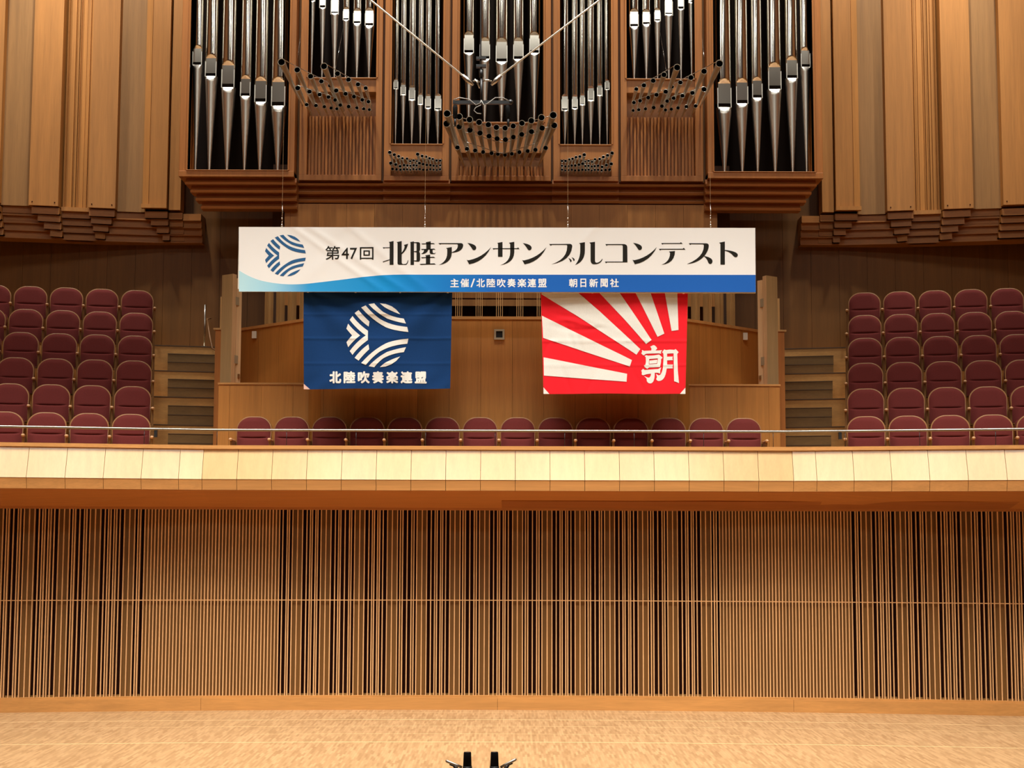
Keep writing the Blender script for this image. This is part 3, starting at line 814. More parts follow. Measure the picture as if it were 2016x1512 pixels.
straight_group('small_trumpet_pipe', rowsS, 12.6, 740, 270, (320, 330, 338), True, .008)
rowsC = [([(530, 845, 27), (620, 868, 24), (697, 890, 24), (768, 910, 23), (837, 928, 22), (897, 948, 22), (962, 953, 21), (1022, 938, 21), (1087, 917, 22), (1157, 898, 23), (1233, 875, 24), (1320, 857, 27)], 22.5, .74),
         ([(527, 920, 26), (620, 943, 22), (700, 968, 22), (775, 990, 21), (842, 1013, 20), (902, 1032, 20), (964, 1039, 20), (1023, 1020, 19), (1085, 1000, 20), (1158, 979, 21), (1237, 953, 22), (1327, 933, 24)], 22.9, .75),
         ([(607, 1098, 18), (678, 1108, 17), (739, 1120, 17), (798, 1131, 16), (861, 1140, 16), (908, 1147, 15), (961, 1152, 15), (1012, 1145, 15), (1068, 1133, 16), (1130, 1124, 16), (1187, 1115, 17), (1263, 1101, 18)], 23.9, .83)]
brace_pts = []
for row, Ym0, fan in rowsC:
    zs = []
    pts_ = []
    for (cx, cy, rr) in row:
        px, py = 740+cx/3.78, cy/3.78; r = rr/3.78
        # longer pipes at the ends
        zb = at(px, (row[0][1])/3.78, Ym0).z - (.03 if Ym0 < 23 else 0)
        e_ = abs(px-AX)/110.0
        Ym = Ym0 + .35*(1-min(1, e_))
        m0 = at(px, py, Ym); bx_ = hw((px-AX)*fan, 310, OY); 
        zb = at(px, {22.5: 296, 22.9: 306, 23.9: 325}[Ym0], OY).z
        trumpet('trumpet_pipe', (m0.x, Ym, m0.z), (bx_, OY+.22, zb), r*Ym/FPX, .012)
        pts_.append((m0.x, Ym+.10, m0.z+(.0)))
    brace_pts.append((pts_, Ym0))
# thin braces that tie the trumpets together
for pts_, Y_ in brace_pts[:2]:
    MB().tube([(x, y+.05, z+.035) for x, y, z in pts_], .006, 6).build('pipe_brace', CHROME, organ)
    MB().tube([(x*.93, y+.7, z-.02) for x, y, z in pts_[1:-1]], .006, 6).build('pipe_brace', CHROME, organ)
for s in (-1, 1):
    for row in rowsA[:2]:
        for half in (row[:5], row[5:]):
            P = []
            for cx, cy, rr in half:
                px, py = 360+cx/3.78, cy/3.78; k = (1040-py)/(1040-(208 if row is rowsA[0] else 216)); Ym = OY/k+.06
                P.append((s*hw(AX-px, py, Ym), Ym, at(px, py, Ym).z+rr/3.78*Ym/FPX*1.05))
            MB().tube(P, .006, 6).build('pipe_brace', CHROME, organ)
    # suspension wires of the two longest fans
    MB().tube([(s*OX(405, 23.2), 23.2, zz(130, 23.2)), (s*OX(395, OY-.1), OY-.05, zz(40, OY))], .002, 4).build('pipe_brace', CHROME, organ)
    MB().tube([(s*OX(328, 23.2), 23.2, zz(138, 23.2)), (s*OX(310, OY-.1), OY-.05, zz(30, OY))], .002, 4).build('pipe_brace', CHROME, organ)

# ================================================================== SEATS
def seat_outline(w_, h, z0, n=9, rad=.20):
    """points from lower left over the rounded top to lower right"""
    P = [(-w_/2*.97, z0)]
    rz = rad*.92
    for i in range(n+1):
        a = PI - (PI/2)*i/n
        P.append((-w_/2+rad + rad*math.cos(a), z0+h-rz + rz*math.sin(a)))
    for i in range(n+1):
        a = PI/2 - (PI/2)*i/n
        P.append((w_/2-rad + rad*math.cos(a), z0+h-rz + rz*math.sin(a)))
    P.append((w_/2*.97, z0)); return P
SW = .552; ST = .97; SB = .42
def build_seat(extra):
    t = thing('theatre_seat', '', 'seat')
    tilt = lambda y, z: y + (z-SB)*.10
    m_ = MB(); o = seat_outline(SW, ST-SB, SB, rad=.215)
    # wooden shell: rounded rim
    ringsets = []
    for (ins, y) in ((.012, .060), (.0, .045), (.0, -.002), (.010, -.012), (.022, -.004)):
        q = seat_outline(SW-2*ins, ST-SB-ins, SB, rad=.215-ins*.6)
        ringsets.append([(x, tilt(y, z), z) for x, z in q])
    m_.loft(ringsets, 0, True, False, True); m_.build('back_shell', W_SEAT, t)
    # cushion: a grid with a crease across the lower third
    m_ = MB(); nx, nz = 20, 34; n0 = 0; zc = .655
    def half(z):
        rad = .205; rz = rad*.92; hw_ = (SW-.03)/2; top = ST-.014
        if z <= top-rz: return hw_
        u = min(1.0, (z-(top-rz))/rz); return hw_-rad+rad*math.sqrt(max(0.0, 1-u*u))
    zsv = []
    for i in range(nz+1):
        u = i/nz; zsv.append(SB + (ST-.014-SB)*(1-(1-u)**1.35))
    zsv += [zc-.014, zc-.007, zc, zc+.007, zc+.014]; zsv = sorted(set(zsv))
    for z in zsv:
        hh = max(half(z), .03)
        for j in range(nx+1):
            u = -1+2*j/nx; x = hh*u
            ed = max(0.0, 1-abs(u)**5); tz = max(0.0, min(1.0, (ST-.014-z)/.07)); tz = math.sqrt(1-(1-tz)**2)
            dome = -.058*ed*tz - .006
            win = max(0.0, 1-(abs(x)/(hh*.83))**6) if abs(x) < hh*.83 else 0
            cz = .030*win*math.exp(-((z-zc-.004)/.009)**2)
            lum = -.016*win/(1+math.exp((z-zc)/.006)) if True else 0
            sag = .006*win*math.cos(x/hh*1.5)
            m_.v.append((x, tilt(dome+cz+lum, z), z - sag*math.exp(-((z-zc)/.05)**2)))
    W_ = nx+1
    for i in range(len(zsv)-1):
        for j in range(nx): m_.face((i*W_+j, i*W_+j+1, (i+1)*W_+j+1, (i+1)*W_+j), 0, True)
    m_.build('back_cushion', MAROON, t, fix=False)
    # tipped-up seat
    m_ = MB(); rg = []
    for y, ins in ((-.03, .03), (-.045, .005), (-.16, .0), (-.185, .02), (-.195, .06)):
        a, b_ = -.235+ins, .235-ins; z0, z1 = .18+ins, .45-ins*.7; c = .03
        rg.append([(a+c, y, z0), (b_-c, y, z0), (b_, y, z0+c), (b_, y, z1-c), (b_-c, y, z1), (a+c, y, z1), (a, y, z1-c), (a, y, z0+c)])
    m_.loft(rg); m_.build('tip_up_seat', MAROON, t)
    # arm rests on their stands
    for sx in ((-1, 1) if extra == 2 else (extra,)):
        x = sx*.294
        m_ = MB(); rr = .019; prof = []
        for y, k in ((.05, .75), (-.05, .9), (-.24, 1.0), (-.29, 1.4), (-.32, 1.5), (-.345, 1.3), (-.362, .8), (-.366, .2)):
            prof.append([(x+rr*k*math.cos(2*PI*j/10), y, .615+rr*.8*k*math.sin(2*PI*j/10)) for j in range(10)])
        m_.loft(prof); m_.build('arm_rest', W_ARM, t)
        m_ = MB(); m_.quadbox([(x-.016, -.12, .0), (x+.016, -.12, .0), (x+.016, .06, .0), (x-.016, .06, .0), (x-.016, -.27, .598), (x+.016, -.27, .598), (x+.016, .06, .598), (x-.016, .06, .598)])
        m_.box(x-.019, x+.019, -.16, .09, 0, .02); m_.build('stand', W_STAND, t)
    return t
def wood_stile(t, sx):
    pass
protoR = build_seat(1); protoL = build_seat(-1); protoB = build_seat(2)
used = {}
ORD = ['first', 'second', 'third', 'fourth', 'fifth', 'sixth', 'seventh', 'eighth', 'ninth', 'tenth', 'eleventh', 'twelfth', 'thirteenth', 'fourteenth']
def place_seat(proto, x, y, z, rz, label, group):
    if proto.name not in used: used[proto.name] = 1; r = proto
    else:
        r = proto.copy(); C.objects.link(r)
        for ch in list(proto.children):
            c = ch.copy(); C.objects.link(c); c.parent = r
    r.location = (x, y, z); r.rotation_euler = (0, 0, rz); r['label'] = label; r['category'] = 'seat'; r['group'] = group
    return r
ROWN = ['front', 'second', 'third', 'fourth', 'fifth', 'top']
ANG = math.radians(13.2)
SP = .588
TOPY = [815, 764.5, 713.5, 662.5, 616, 571]  # measured tops of the seats nearest the aisle, mean of both sides
for s in (-1, 1):
    nm = 'left' if s < 0 else 'right'
    for r in range(6):
        Yb = 22.1 + .8*r
        xe = aisle(Yb)                       # edge of the row at the aisle
        n = 7
        for i in range(n):
            d = SP*(i+.5)
            x = s*(xe + .015 + d*math.cos(ANG)); y = Yb - d*math.sin(ANG)
            if (x-CAM.x)/y*FPX+1004 < -90 or (x-CAM.x)/y*FPX+1004 > 2106: continue
            # aisle-side arm: right of the seat in the left block, left of it in the right block
            first = i == 0
            lab = 'maroon seat, %s from the aisle in the %s row of the %s block' % (ORD[i] if i else 'nearest', ROWN[r], nm)
            if i == 0: lab = 'maroon seat at the aisle end of the %s row of the %s block' % (ROWN[r], nm)
            place_seat(protoR if s < 0 else protoL, x, y, rowfloor(r), -s*ANG, lab, 'seats in the %s block' % nm)
# the single row under the flags
YCR = 21.98
for i in range(14):
    px = 499.5 + i*(1465-499.5)/13
    x = at(px, 850, YCR).x
    nmx = ORD[i]
    lab = 'maroon seat, %s from the left in the single row below the banner' % nmx
    if i == 0: lab = 'maroon seat at the left end of the single row below the banner'
    if i == 13: lab = 'maroon seat at the right end of the single row below the banner'
    o = place_seat(protoB if i == 0 else protoR, x, YCR, F0-.035, 0, lab, 'seats in the single middle row'); o.scale = (.935, .985, 1.0)

# ================================================================== RAILS AND SMALL FITTINGS
rail = thing('balcony_rail', 'long steel handrail running along the top of the balcony parapet', 'handrail', (0, YP+.1, zz(880, YP)))
zrl = zz(848, YP+.05)
mr_ = MB(); mr_.tube([(x, ypar(x)+.07, zrl) for x in (-12, -8, -XK, 0, XK, 8, 12)], .019, 10); mr_.build('rail', RAILM, rail)
zc_ = zz(880, YP)
for i in range(-9, 10):
    x = -.04+i*.945
    if abs(x) > 8: continue
    y = ypar(x)+.07
    m_ = MB(); m_.tube([(x, y, zc_), (x, y, zrl)], .0042, 6); m_.ball((x, y, zc_+.012), .016, 8, 5, sc=(1, 1, .5)); m_.build('post', BLACK, rail)
for x in (-4.62, 4.62):
    y = ypar(x)+.075; m_ = MB(); m_.box(x-.02, x+.02, y-.015, y+.03, zrl-.11, zrl-.01); m_.build('bracket', BLACK, rail)
pole = MB(); p0 = at(402, 684, 26.2); p1 = at(402, 600, 26.2)
pole.tube([(p0.x, 26.2, rowfloor(5)), (p0.x, 26.2, p1.z)], .016, 8); pole.box(p0.x-.04, p0.x+.04, 26.16, 26.24, rowfloor(5), rowfloor(5)+.012)
tag(pole.build('steel_pole', STEEL), 'thin grey steel pole standing at the head of the left stairs', 'pole')
hr = MB(); P = []
for px, py, Y in ((408, 628, 26.3), (411, 650, 26.2), (415, 672, 26.0), (418, 686, 25.9)):
    p = at(px, py, Y); P.append(p)
hr.tube([tuple(P[0]+Vector((0, .3, .05)))] + [tuple(p) for p in P] + [(P[-1].x+.05, 25.9, P[-1].z-.03), (-4.5, 25.9, P[-1].z-.03)], .014, 8)
tag(hr.build('stair_handrail', W_SEAT), 'curved wooden handrail against the dark wall above the left stairs', 'handrail')
sbx = thing('wall_box', 'small beige square box with dark centre on the wall between the flags', 'wall box', (at(983, 659, YC).x, YC, zz(659, YC)))
c0 = at(983, 659, YC); hh = 10.2/FPX*YC
m_ = MB(); ii = 6.5/FPX*YC
for a in ((-hh, hh, ii, hh), (-hh, hh, -hh, -ii), (-hh, -ii, -ii, ii), (ii, hh, -ii, ii)): m_.box(c0.x+a[0], c0.x+a[1], YC-.045, YC, c0.z+a[2], c0.z+a[3])
m_.build('frame', GREYBOX, sbx)
MB().box(c0.x-ii, c0.x+ii, YC-.03, YC, c0.z-ii, c0.z+ii).build('dark_screen', BLACK, sbx)
# dark things standing in the loft
m_ = MB(); p = at(1005, 605, 24.2); q_ = at(1023, 627, 24.2); m_.box(p.x-.03, q_.x, 24.2, 24.6, ZC-.3, p.z)
tag(m_.build('music_cabinet', BLACK), 'black box-shaped cabinet seen in the dark loft behind the fins', 'cabinet')

# ================================================================== BANNER AND FLAGS
YB = 21.15
tl, trr, brr, bl = at(470.5, 447.5, YB), at(1486.5, 449.2, YB), at(1487.5, 576, YB), at(471, 574.5, YB)
ban = thing('banner', 'long white banner with black Japanese title and blue lower band hung across the stage', 'banner', ((tl.x+trr.x)/2, YB, (bl.z+brr.z)/2))
cxb = (tl.x+trr.x)/2
def ban_wave(x, z):
    """soft creases of the stretched cloth"""
    u = x-tl.x; v = z-bl.z
    return -.010*math.exp(-((u-1.25-.7*(v-.5))/.10)**2)*math.sin((v-.2)*9)*.6 - .009*math.exp(-((u-1.0-1.4*(.75-v))/.06)**2) \
        - .009*math.exp(-((u-1.25-1.5*(.75-v))/.07)**2) - .008*math.exp(-((u-1.6-1.2*(.9-v))/.08)**2) - .006*math.exp(-((u-3.55)/.04)**2)*.5 \
        - .010*math.exp(-((u-4.9+.9*(.8-v))/.06)**2)*max(0, v-.45)*2
def banpt(px, py, off=-.003):
    p = at(px, py, YB); return Vector((p.x, YB-.016+off+ban_wave(p.x, p.z), p.z))
m_ = MB(); nx, nz = 240, 40
for j in range(nz+1):
    for i in range(nx+1):
        a = tl.lerp(trr, i/nx); b_ = bl.lerp(brr, i/nx); p = b_.lerp(a, j/nz)
        m_.v.append((p.x, YB-.016+ban_wave(p.x, p.z), p.z))
for j in range(nz):
    for i in range(nx): m_.face((j*(nx+1)+i, j*(nx+1)+i+1, (j+1)*(nx+1)+i+1, (j+1)*(nx+1)+i), 0, True)
m_.build('sheet', BANW, ban, fix=False)
m_ = MB(); m_.box(tl.x, trr.x, YB, YB+.035, tl.z-.035, (tl.z+trr.z)/2); m_.box(bl.x, brr.x, YB, YB+.035, (bl.z+brr.z)/2-.002, bl.z+.04)
m_.box(tl.x, tl.x+.035, YB, YB+.035, bl.z+.04, tl.z-.035); m_.box(trr.x-.035, trr.x, YB, YB+.035, bl.z+.04, tl.z-.035)
m_.box(tl.x+.04, trr.x-.04, YB+.015, YB+.017, bl.z+.04, tl.z-.035)
m_.build('batten_frame', WHITEPL, ban)
K1 = lambda x, y: (460+x/3.877, 430+y/3.877)
up = [K1(*p) for p in path([(42, 398), (110, 445, 200, 474), (300, 500, 420, 505), (500, 507, 600, 496), (760, 478, 900, 460), (1130, 430, 1270, 431)])]
band = up + [(970, 541.2), (1487, 541.6), (1487.5, 575.6), (979, 575.2), (471, 574.4)]
def dice_fn(fn): return fn
V, T = tri2d([(band, [])]); print_mesh('blue_band', (V, T), lambda a, b_: banpt(a, b_, -.0045), BANBLUE, ban, 6)
edge = up + [(970, 541.2), (1487, 541.6)]
edge2 = [(x, y-1.3) for x, y in edge]
V, T = tri2d([(edge + edge2[::-1], [])]); print_mesh('white_edge_line', (V, T), lambda a, b_: banpt(a, b_, -.0055), WINK, ban, 6)
# the association's round wave mark, upper half; mirrored below
EM = [path([(1060, 238), (1130, 246), (1205, 275), (1262, 315), (1312, 372), (1200, 335, 1120, 288), (1085, 262, 1060, 238)]),
      path([(920, 250), (990, 238), (1030, 290, 1100, 345), (1210, 408, 1355, 425), (1382, 487), (1260, 465, 1150, 425), (1010, 350, 920, 250)]),
      path([(828, 290), (885, 265), (960, 360, 1060, 430), (1200, 512, 1398, 530), (1412, 592), (1230, 575, 1130, 530), (960, 440, 828, 290)]),
      path([(745, 355), (795, 320), (850, 390, 928, 460), (918, 522), (820, 455, 745, 355)]),
      path([(683, 440), (718, 392), (790, 490, 910, 575), (909, 634), (885, 634), (770, 555, 683, 440)]),
      path([(643, 550), (665, 488), (720, 560, 815, 634), (715, 634), (675, 590, 643, 550)])]
def emblem(fn):
    out = []
    for p in EM:
        out.append(([fn(x, y) for x, y in p], [])); out.append(([fn(x, 2*633-y) for x, y in p][::-1], []))
    return tri2d(out)
def em_ban(x, y): return K1(396+(x-1026)*.404, 285+(y-633)*.400)
print_mesh('emblem', emblem(em_ban), banpt, BINK, ban, 6)
# title drawn stroke by stroke
GA = lambda dx=0, dy=0: (lambda x, y: (740+(x+dx)/7.754, 460+(y+dy)/7.754))
GB = lambda dx=0, dy=0: (lambda x, y: (950+(x+dx)/7.754, 460+(y+dy)/7.754))
GC = lambda dx=0, dy=0: (lambda x, y: (1200+(x+dx)/7.754, 460+(y+dy)/7.754))
KITA = [[(198, 132), (272, 116), (272, 480), (212, 480), (212, 148)], [(105, 212), (140, 214), (214, 211), (214, 222), (140, 224), (120, 233)],
        [(105, 430), (125, 424), (214, 397), (214, 410), (140, 431), (118, 442)],
        [(318, 133), (396, 116), (396, 440), (396, 468, 425, 468), (452, 466), (478, 462, 488, 408), (497, 412), (488, 480, 450, 480), (360, 480), (332, 480, 332, 450), (332, 150)],
        [(395, 292), (438, 245, 440, 195), (428, 176), (494, 158), (472, 260, 395, 320)]]
RIKU = [[(525, 132), (583, 122), (583, 480), (530, 480), (530, 150)],
        [(582, 134), (640, 132), (676, 134, 676, 160), (676, 240), (676, 262, 664, 272), (664, 285), (676, 295, 676, 315), (676, 400), (674, 432, 640, 433), (582, 425), (582, 412), (622, 412), (622, 290), (582, 284), (582, 272), (622, 268), (622, 150), (582, 147)],
        [(695, 155), (770, 151), (880, 148), (905, 164), (770, 163), (712, 169)], [(762, 135), (838, 120), (838, 240), (770, 240), (770, 152)],
        [(690, 238), (800, 236), (890, 232), (912, 248), (800, 248), (705, 252)],
        [(735, 246), (800, 244), (792, 302, 715, 315), (690, 312), (742, 290, 735, 246)], [(822, 240), (868, 240), (868, 282), (870, 305, 895, 302), (918, 294), (905, 316, 880, 316), (850, 316), (822, 314, 822, 280)],
        [(755, 336), (830, 322), (830, 466), (765, 466), (765, 350)], [(690, 365), (765, 362), (885, 356), (907, 373), (765, 374), (705, 380)], [(668, 466), (760, 462), (895, 457), (918, 474), (760, 477), (690, 481)]]
A_ = [[(955, 148), (1295, 148), (1334, 150, 1334, 185), (1322, 285, 1160, 296), (1160, 286), (1252, 255, 1252, 185), (1252, 164, 1232, 164), (1000, 163), (982, 172)],
      [(1072, 224), (1160, 208), (1160, 300), (1152, 455, 962, 482), (1090, 425, 1090, 300), (1090, 242)]]
N_ = [[(1397, 145), (1535, 165, 1533, 220), (1530, 256, 1495, 256), (1478, 254, 1470, 235), (1440, 185, 1397, 145)],
      [(1388, 402), (1402, 412, 1425, 408), (1620, 368, 1760, 208), (1655, 430, 1425, 472)]]
SA = [[(225, 146), (305, 130), (305, 357), (236, 357), (236, 163)], [(152, 227), (238, 226), (528, 226), (543, 213), (565, 240), (238, 240), (185, 240), (170, 250)],
      [(402, 143), (485, 128), (485, 290), (478, 455, 272, 485), (422, 430, 422, 290), (422, 165)]]
BU = [[(1015, 162), (1332, 160), (1369, 162, 1369, 200), (1352, 420, 1048, 473), (1292, 395, 1292, 195), (1292, 175, 1270, 175), (1060, 175), (1042, 188)],
      [(1310, 376), (1360, 395, 1360, 420), (1356, 440, 1340, 438), (1330, 400, 1310, 376)], [(1357, 362), (1406, 380, 1406, 405), (1402, 422, 1388, 420), (1378, 385, 1357, 362)]]
RU = [[(1472, 150), (1562, 134), (1562, 260), (1562, 430, 1412, 483), (1490, 390, 1490, 260), (1490, 168)],
      [(1630, 140), (1716, 128), (1716, 415), (1718, 447, 1742, 448), (1790, 442, 1826, 386), (1831, 396), (1800, 472, 1705, 472), (1648, 470, 1648, 405), (1648, 162)]]
KO = [[(-66, 163), (213, 163), (270, 165, 270, 215), (272, 442), (-40, 442), (-54, 457), (-72, 430), (200, 430), (200, 198), (200, 178, 180, 178), (-30, 178), (-46, 191)]]
TE = [[(785, 148), (1075, 147), (1088, 133), (1115, 160), (820, 160), (805, 172)], [(752, 235), (1115, 234), (1130, 220), (1157, 248), (785, 248), (770, 262)],
      [(905, 277), (998, 268), (996, 460, 788, 480), (922, 430, 922, 298)]]
SU = [[(1207, 150), (1478, 152), (1513, 155, 1513, 190), (1510, 262, 1445, 345), (1350, 452, 1180, 468), (1437, 365, 1437, 190), (1437, 166, 1415, 166), (1245, 165), (1228, 178)],
      [(1428, 342), (1570, 365, 1570, 425), (1565, 467, 1530, 467), (1510, 464, 1500, 430), (1480, 378, 1428, 342)]]
TO = [[(1670, 142), (1758, 124), (1758, 476), (1690, 476), (1690, 160)], [(1757, 251), (1950, 272, 1956, 328), (1952, 365, 1920, 364), (1900, 360, 1880, 335), (1830, 278, 1757, 265)]]
items = []
for glyph, g in ((KITA, GA()), (RIKU, GA()), (A_, GA()), (N_, GA()), (SA, GB()), (N_, GB(-784, 2)), (BU, GB()), (RU, GB()), (KO, GC()), (N_, GC(-1039, -1)), (TE, GC()), (SU, GC()), (TO, GC())):
    items.append(tri2d([([g(x, y) for x, y in path(st)], []) for st in glyph]))
print_mesh('title_lettering', merge2d(items), banpt, INK, ban, 6)
k = lambda x, y: K1(x, y)
def bt(body, x0, y0, x1, y1, bold): return place_text(body, *k(x0, y0), *k(x1, y1), bold)
print_mesh('edition_lettering', merge2d([bt('第', 702, 213, 812, 317, .2), bt('47', 826, 226, 942, 312, .2), bt('回', 965, 222, 1068, 316, .2)]), banpt, INK, ban, 6)
k5 = lambda x, y: (870+x/5.449, 530+y/5.449)
its = []
xs5 = [(90, 183, '主'), (198, 292, '催'), (306, 356, '/'), (370, 462, '北'), (480, 574, '陸'), (592, 684, '吹'), (700, 794, '奏'), (810, 905, '楽'), (918, 1012, '連'), (1030, 1125, '盟'),
       (1362, 1452, '朝'), (1484, 1548, '日'), (1580, 1674, '新'), (1700, 1780, '聞'), (1802, 1897, '社')]
for a, b_, ch in xs5: its.append(place_text(ch, *k5(a+3, 106), *k5(b_-3, 194), .42))
print_mesh('organiser_lettering', merge2d(its[:10]), lambda a, b_: banpt(a, b_, -.0065), WINK, ban, 6)
print_mesh('sponsor_lettering', merge2d(its[10:]), lambda a, b_: banpt(a, b_, -.0065), WINK, ban, 6)
for px in (555, 836.5, 1118, 1399):
    p = at(px, 448, YB+.02); m_ = MB()
    m_.tube([(p.x, YB+.02, p.z), (p.x, YB+.02, 16.0)], .0022, 5); hwire = m_.build('hanging_wire', STEEL, ban)
    m_ = MB()
    for dz, r in ((.03, .018), (.075, .010), (.13, .013), (.17, .006)): m_.ball((p.x, YB+.02, p.z+dz), r, 8, 6, sc=(1, 1, 1.3))
    m_.tube([(p.x, YB+.02, p.z), (p.x+.006, YB+.02, p.z+.2), (p.x-.003, YB+.02, p.z+.36)], .004, 6)
    o = m_.build('wire_clamp', CHROME); o.parent = hwire
    for v in o.data.vertices: v.co -= ban.location

YF = 21.27
def cloth(name, label, K, outline, mat, wave):
    """K maps crop coordinates to photo pixels; outline (tl, tr, br, bl)"""
    c = at(*K(*outline[0]), YF).lerp(at(*K(*outline[2]), YF), .5)
    t = thing(name, label, 'flag', (c.x, YF, at(*K(*outline[2]), YF).z))
    def fn(px, py, off=0.0):
        p = at(px, py, YF); return Vector((p.x, YF+wave(px, py)+off, p.z))
    m_ = MB(); nx, nz = 130, 90; o = outline
    for j in range(nz+1):
        for i in range(nx+1):
            u, v = i/nx, j/nz
            x = (1-v)*((1-u)*o[0][0]+u*o[1][0])+v*((1-u)*o[3][0]+u*o[2][0]); y = (1-v)*((1-u)*o[0][1]+u*o[1][1])+v*((1-u)*o[3][1]+u*o[2][1])
            # slightly uneven hem
            y += v*3*math.sin(u*9+1)*1.0 if v > .99 else 0
            m_.v.append(tuple(fn(*K(x, y))))
    for j in range(nz):
        for i in range(nx): m_.face(((j+1)*(nx+1)+i, (j+1)*(nx+1)+i+1, j*(nx+1)+i+1, j*(nx+1)+i), 0, True)
    m_.build('cloth', mat, t, fix=False)
    for q in (.03, .35, .65, .97):
        x = o[0][0]+(o[1][0]-o[0][0])*q; p = at(*K(x, o[0][1]), YF); z0 = bl.z+.012
        MB().box(p.x-.012, p.x+.012, YB+.0353, YF+.02, min(z0, p.z-.01), max(z0, p.z-.01)+.012).build('tie_tape', WHITEF, t)
    return t, fn
def crease(d, w_): return math.exp(-(d/w_)**2)
def wave_blue(px, py):
    u, v = (px-598)/290, (py-577)/190
    f = .010*math.sin(u*7+v*2) + .006*math.sin(u*13-v*5)
    # folds fanning from the upper corners
    for cx, sgn in ((0.02, 1), (0.98, -1)):
        a = math.atan2(max(v+.08, .01), sgn*(u-cx)+.03); rr = math.hypot(u-cx, v)
        f += .012*math.sin(a*11)*math.exp(-((rr-.45)/.45)**2)
    f -= .006*crease(v-.47, .012) + .005*crease(v-.22, .012) + .004*crease(v-.73, .012)
    f += .006*math.sin(u*30+v*14)*math.exp(-((v-.95)/.1)**2)
    return f*1.35
K3 = lambda x, y: (580+x/6.3, 560+y/6.3)
K4 = lambda x, y: (1050+x/6.3, 560+y/6.3)
fb, fnb = cloth('association_flag', 'navy blue flag with white round wave mark hanging below the banner', K3, [(112, 92), (1955, 92), (1930, 1292), (113, 1297)], BLUEF, wave_blue)
print_mesh('emblem', emblem(lambda x, y: K3(x, y)), lambda a, b_: fnb(a, b_, -.006), WHITEF, fb, 4)
its = []
for i, ch in enumerate('北陸吹奏楽連盟'):
    x0 = 434+i*176.3; its.append(place_text(ch, *K3(x0+5, 1085), *K3(x0+139, 1221), 1.1))
print_mesh('lettering', merge2d(its), lambda a, b_: fnb(a, b_, -.006), WHITEF, fb)
print_mesh('corner_patch', tri2d([([K3(112, 1232), K3(112, 1299), K3(190, 1299)], [])]), lambda a, b_: fnb(a, b_, -.007), plain('pink_patch', (.72, .45, .36), .8), fb)
def wave_red(px, py):
    u, v = (px-1067)/284, (py-577)/197
    f = .007*math.sin(u*6+1) + .004*math.sin(u*15+v*4)
    for q, (a, b_) in enumerate(((.35, .16), (.3, .22), (.28, .28), (.33, .34))):
        f += .007*crease(v-a*.9-.05*u+.06*math.sin(u*7+q), .022)*crease(u-.30, .22)*(1 if q % 2 else -1)
    f -= .006*crease(v-.48, .012) + .004*crease(v-.72, .012)
    for (cx, sl, c) in ((.18, .28, .9), (.34, -.3, .9), (.7, .4, .95), (.05, -.35, .5), (.2, .22, .45), (.26, .2, .5)):
        f += .006*crease((u-cx)-sl*(v-c), .018)*crease(v-c, .16)
    return f*1.5
fr, fnr = cloth('company_flag', 'red and white flag of rays with a large white character hanging below the banner', K4, [(92, 92), (1918, 92), (1886, 1356), (126, 1356)], REDF, wave_red)
RAYS = [[(96, 118), (120, 96), (545, 94), (835, 345), (1325, 803), (1278, 873), (550, 395)], [(808, 94), (1062, 94), (1270, 400), (1465, 690), (1397, 740), (1120, 425)],
        [(1260, 94), (1448, 94), (1625, 610), (1540, 650)], [(1628, 94), (1786, 94), (1800, 565), (1715, 577)],
        [(106, 386), (1222, 940), (1195, 1020), (122, 662)], [(127, 903), (1162, 1110), (1155, 1208), (131, 1130)]]
print_mesh('white_rays', tri2d([([K4(*p) for p in q], []) for q in RAYS]), lambda a, b_: fnr(a, b_, -.006), WHITEF, fr, 4)
K6 = lambda x, y: (1250+x/15.12, 670+y/15.12)
ASA = [(path([(455, 185), (490, 176), (540, 140, 575, 148), (650, 190, 660, 250), (608, 302), (700, 303), (808, 295), (775, 345), (778, 402), (700, 390), (350, 400), (290, 420, 270, 450), (240, 445), (185, 395), (210, 345), (208, 290), (270, 318), (485, 305), (490, 250)]), []),
       (path([(285, 465), (350, 445), (380, 460), (560, 452), (720, 425), (825, 520), (778, 560), (775, 640), (745, 800), (420, 810), (365, 850), (285, 800), (265, 745), (310, 735), (325, 640), (320, 510)]), [[(425, 560), (410, 720), (660, 705), (685, 540)]]),
       ([(432, 602), (668, 578), (650, 685), (427, 700)], []),
       (path([(240, 850), (290, 885), (690, 855), (780, 805), (750, 900), (745, 995), (690, 970), (590, 965), (585, 1080), (560, 1285, 450, 1285), (360, 1275, 348, 1190), (350, 1150), (320, 1105, 270, 1070), (300, 1075), (370, 1118, 430, 1110), (482, 1060, 475, 995), (350, 1010), (240, 1045), (200, 1020), (205, 950), (185, 905)]), []),
       (path([(870, 270), (920, 290), (1050, 277), (1170, 285), (1210, 260), (1300, 355), (1258, 410), (1262, 500), (1275, 900), (1310, 1275), (1225, 1240), (1165, 1220), (1160, 1000), (1150, 390), (955, 400), (955, 488), (1130, 485), (1115, 530), (1130, 592), (955, 600), (955, 725), (1130, 725), (1120, 780), (1125, 838), (945, 840), (930, 930), (880, 1215, 700, 1215), (640, 1195, 632, 1150), (655, 1100), (630, 995), (690, 1045), (740, 1040, 760, 1020), (832, 920, 842, 700), (852, 500), (845, 400), (808, 355)]), [])]
print_mesh('lettering', tri2d([([K6(*p) for p in o_], [[K6(*p) for p in h] for h in hs]) for o_, hs in ASA]), lambda a, b_: fnr(a, b_, -.006), WHITEF, fr, 4)
for tri in ([(126, 1277), (126, 1358), (198, 1358)], [(1886, 1280), (1886, 1358), (1818, 1358)]):
    print_mesh('corner_patch', tri2d([([K4(*p) for p in tri], [])]), lambda a, b_: fnr(a, b_, -.007), WHITEF, fr)

